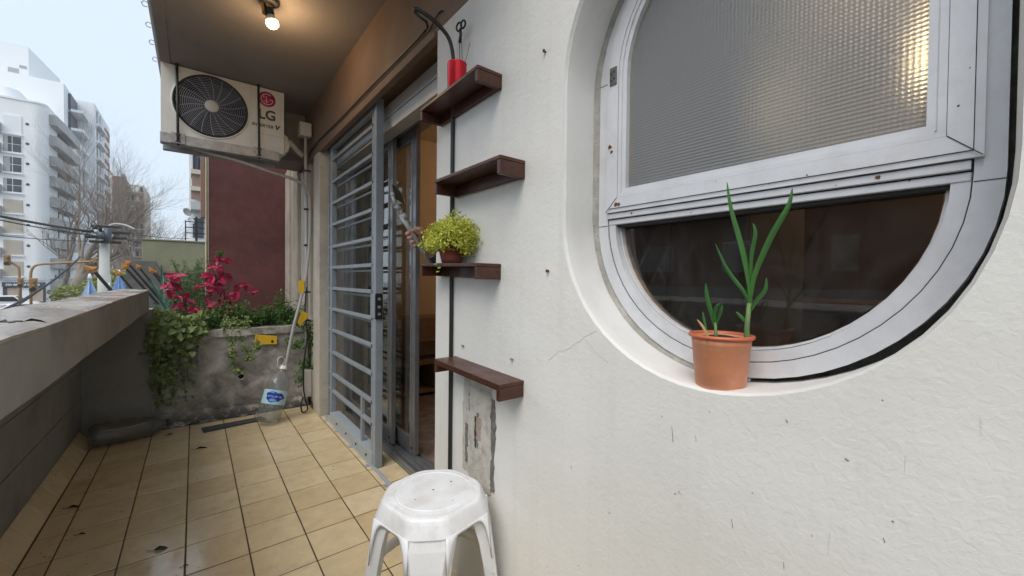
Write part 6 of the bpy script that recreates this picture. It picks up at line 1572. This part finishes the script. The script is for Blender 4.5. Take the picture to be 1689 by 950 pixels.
# ---- traffic lights
def signal(c, label_parent, s=1.0, ang_=0):
    h = obj('signal_head', MB().box(c.x-.22*s, c.x+.22*s, c.y-.16, c.y+.16, c.z-.55*s, c.z+.55*s), M['trafficyellow'], label_parent, bevel=.05)
    for k in range(3): obj('visor', MB().tube([(c.x, c.y-.161, c.z+(.34-.34*k)*s), (c.x, c.y-.42, c.z+(.32-.34*k)*s)], .15*s, 10), M['trafficyellow'] if k < 2 else M['spear'], h)
TY = 56.0
tl = thing('traffic_light', 'yellow traffic light with a long arm reaching over the road', 'traffic light', (at(50, 490, TY).x, TY, ZG))
obj('pole', MB().tube([V((at(51, 490, TY).x, TY, ZG))]+smooth([at(51, 480, TY), at(50.5, 455, TY), at(54, 442, TY), at(66, 436, TY), at(100, 434, TY), at(156, 431, TY)], 5), .10, 8), M['trafficyellow'], tl)
signal(at(55, 470, TY), tl, 1.15); signal(at(158, 431, TY), tl, .75)
TY2 = 64.0
tl2 = thing('traffic_light', 'shorter yellow traffic light with a raised head at its bent end, before the shop', 'traffic light', (at(31, 490, TY2).x, TY2, ZG))
obj('pole', MB().tube([V((at(32, 490, TY2).x, TY2, ZG))]+smooth([at(32, 480, TY2), at(31.5, 445, TY2), at(27, 438, TY2), at(14, 431, TY2)], 5), .10, 8), M['trafficyellow'], tl2)
signal(at(12, 429, TY2), tl2, 1.0); signal(at(34, 466, TY2), tl2, .9)
# ---- cars
def car(label, c, ang_, s=1.0, suv=True, group='cars in the street'):
    t = thing('parked_car', label, 'car', c, group); L_, Wd, H_ = 4.5*s, 1.8*s, (1.72 if suv else 1.45)*s
    R_ = Matrix.Rotation(ang_, 4, 'Z')
    def tr(mb): mb.v = [tuple(V(c)+R_ @ V(p)) for p in mb.v]; return mb
    pr_ = [(-L_/2, .35), (-L_/2, .85), (-L_*.46, .98), (-L_*.27, 1.02), (-L_*.13, H_-.04), (0, H_), (L_*.36, H_-.03), (L_*.46, 1.05), (L_/2, .9), (L_/2, .35)]
    obj('body', tr(MB().prism(pr_, -Wd/2, Wd/2, 'y')), M['carwhite'], t, bevel=.09*s)
    for sg in (-1, 1):
        y = sg*(Wd/2+.004)
        obj('side_window', tr(MB().prism([(-L_*.23, 1.06), (-L_*.11, H_-.14), (L_*.33, H_-.13), (L_*.41, 1.08)], y-.01*sg, y, 'y')), M['carglass'], t)
        for x in (-L_*.31, L_*.30):
            wmb = MB().lathe([(.34, -.11), (.35, 0), (.34, .11)], (0,0,0), 20, RX); wmb.v = [(a+x, b+sg*(Wd/2-.07), c_+.345) for a, b, c_ in wmb.v]
            w_ = obj('wheel', tr(wmb), M['tyre'], t)
            rmb = MB().lathe([(.21, .115), (.19, .125), (.02, .125)], (0,0,0), 14, RX if sg < 0 else Matrix.Rotation(-pi/2, 4, 'X')); rmb.v = [(a+x, b+sg*(Wd/2-.07), c_+.345) for a, b, c_ in rmb.v]
            obj('rim', tr(rmb), M['galv'], w_)
        obj('headlight', tr(MB().box(-L_/2-.01, -L_/2+.12, sg*Wd*.36-.16, sg*Wd*.36+.16, .70, .86)), M['galv'], t)
    obj('windscreen', tr(MB().hexa([(-L_*.268, -Wd*.42, 1.04), (-L_*.268, Wd*.42, 1.04), (-L_*.262, Wd*.42, 1.05), (-L_*.262, -Wd*.42, 1.05), (-L_*.150, -Wd*.39, H_-.10), (-L_*.150, Wd*.39, H_-.10), (-L_*.12, Wd*.39, H_-.09), (-L_*.12, -Wd*.39, H_-.09)])), M['carglass'], t)
    return t
C1 = at(16, 503, 80); car('white estate car side-on before the shop, behind the other white car', V((C1.x, 80, ZG+.005)), pi, 1.05)
C2 = at(30, 511, 66); car('nearer white car half hidden behind the coping', V((C2.x, 66, ZG+.005)), .35, 1.0, False)
C3 = at(-30, 505, 74); car('white car at the left edge beyond the coping', V((C3.x, 74, ZG+.005)), pi+.1, 1.0, False)
# ---- parasols
def parasol(label, y, pxc, pyt, hw, m1, m2):
    t_ = at(pxc, pyt, y); t = thing('closed_parasol', label, 'parasol', (t_.x, y, ZG), 'closed parasols behind the parapet')
    wd = (at(pxc+hw, pyt, y)-at(pxc-hw, pyt, y)).length/2; H_ = 3.2*wd
    n = 16
    for part, m_ in ((0, m1), (1, m2)):
        mb = MB()
        for k in range(n):
            if (k//2) % 2 != part: continue
            a0, a1 = 2*pi*k/n, 2*pi*(k+1)/n
            f0, f1 = (1.0, .62) if k % 2 == 0 else (.62, 1.0)
            mb.face([t_, t_+V((wd*f0*cos(a0), wd*f0*sin(a0), -H_)), t_+V((wd*f1*cos(a1), wd*f1*sin(a1), -H_))])
        obj('canopy', mb, m_, t, fix=False)
    obj('finial', MB().lathe([(wd*.20, -.10), (wd*.16, .02), (.02, .10)], t_, 10), M['bldg2'], t)
    obj('pole', MB().tube([V((t_.x, y, ZG)), t_-V((0,0,.05))], .04, 8), M['bldggrey'], t)
parasol('closed blue parasol left of the utility pole', 20, 148, 456, 21, M['parasol'], M['parasol2'])
parasol('closed blue parasol between the spears right of the utility pole', 23, 197, 449, 13, M['parasol'], M['parasol'])
parasol('closed pale blue parasol behind the aloe', 17, 262, 452, 24, M['parasol2'], M['parasol'])
parasol('small closed blue parasol low behind the coping', 24, 180, 470, 8, M['parasol'], M['parasol'])
# ---- trees
def tree(label, base, height, levels, spread, seed, name='bare_tree', r0_=.32, lean=0, first=.25, nfork=3):
    t = thing(name, label, 'tree', base, 'bare street trees'); rq = random.Random(seed); tk = MB(); cw = MB()
    def grow(p, d, L_, r, lev):
        n = 4; pts = [p]; dd = d.copy()
        for i in range(n):
            dd = (dd+V((rq.gauss(0,.13), rq.gauss(0,.13), rq.gauss(.03,.09)))).normalized(); pts.append(pts[-1]+dd*L_/n)
        rr_ = [r*(1-.42*i/n) for i in range(n+1)]
        (tk if lev == 0 else cw).tube(pts, rr_, 9 if lev == 0 else (6 if lev < 3 else 3), lev == 0)
        if lev >= levels: return
        nb = nfork if lev < 2 else rq.choice((3, 3, 4))
        for k in range(nb):
            t_ = 1.0 if k == 0 else rq.uniform(.45, 1.0); i0 = min(n, max(1, int(round(t_*n)))); q_ = pts[i0]
            a = rq.uniform(0, 2*pi); sp_ = spread*rq.uniform(.6, 1.25)*(.6 if k == 0 else 1)
            o1 = dd.orthogonal().normalized(); o2 = dd.cross(o1)
            nd = (dd*cos(sp_)+(o1*cos(a)+o2*sin(a))*sin(sp_)+V((0,0,.10))).normalized()
            grow(q_, nd, L_*rq.uniform(.62, .84)*(1 if lev else .95), rr_[i0]*rq.uniform(.55, .72), lev+1)
    grow(V(base), V((lean, 0, 1)).normalized(), height*first, r0_, 0)
    obj('trunk', tk, M['bark'], t, fix=False); obj('crown', cw, M['twig'], t, fix=False)
    return t
b_ = at(115, 490, 62); tree('big bare plane tree with a thick mottled trunk before the white corner building', V((b_.x, 62, ZG)), 30, 6, .52, 3, r0_=.8, first=.19, nfork=4)
b_ = at(150, 490, 85); tree('tall bare tree standing behind the utility pole', V((b_.x, 85, ZG)), 44, 6, .42, 8, r0_=.5, first=.24)
b_ = at(212, 490, 92); tree('bare tree in front of the brown brick tower', V((b_.x, 92, ZG)), 38, 6, .46, 12, r0_=.5, first=.24)
b_ = at(262, 490, 60); tree('bare spreading tree above the green terrace wall', V((b_.x, 60, ZG)), 19, 6, .58, 5, r0_=.4, first=.26)
b_ = at(300, 490, 75); tree('thin bare tree beside the grey balcony building', V((b_.x, 75, ZG)), 19, 6, .55, 15, r0_=.35, first=.26)
b_ = at(92, 490, 76); tree('slim bare tree before the grey side balconies', V((b_.x, 76, ZG)), 34, 6, .46, 23, r0_=.32, first=.26)
def bush(label, c, rx, rz, n, seed, m_):
    t = thing('street_shrub', label, 'shrub', (c.x, c.y, ZG), 'shrubs behind the parapet'); rq = random.Random(seed); mb = MB()
    for k in range(n):
        d = V((rq.gauss(0,1), rq.gauss(0,1), rq.gauss(0,1))).normalized()*rq.uniform(.5, 1)**.5
        mb.leaf(c+V((d.x*rx, d.y*rx, d.z*rz)), V((rq.gauss(0,1), rq.gauss(0,1), rq.gauss(0,1))), V((rq.gauss(0,1), rq.gauss(0,1), 1)), rx*.22, rx*.12)
    obj('foliage', mb, m_, t, fix=False); obj('stem', MB().tube([(c.x, c.y, ZG), c], [.12, .06], 6), M['bark'], t)
bush('yellow-green shrub just right of the utility pole foot', at(188, 474, 33), 1.0, 1.1, 900, 4, M['farleaf'])
bush('yellow-green shrub between the tree trunk and the utility pole', at(163, 478, 36), .9, .9, 700, 5, M['farleaf'])
bush('shrub at the foot of the big plane tree', at(118, 490, 58), 1.6, 1.2, 700, 6, M['farleaf'])

# ---- haze over the street
hz, ns, ls, b = newmat('haze_air'); ns.remove(b); pv = ns.new('ShaderNodeVolumePrincipled'); pv.inputs['Color'].default_value = (.93, .96, 1, 1); pv.inputs['Density'].default_value = .0008; pv.inputs['Anisotropy'].default_value = .2
ls.new(pv.outputs[0], ns['Material Output'].inputs['Volume'])
obj('haze', MB().box(-360, 360, -110, 430, ZG-1, 62), hz, kind='stuff')
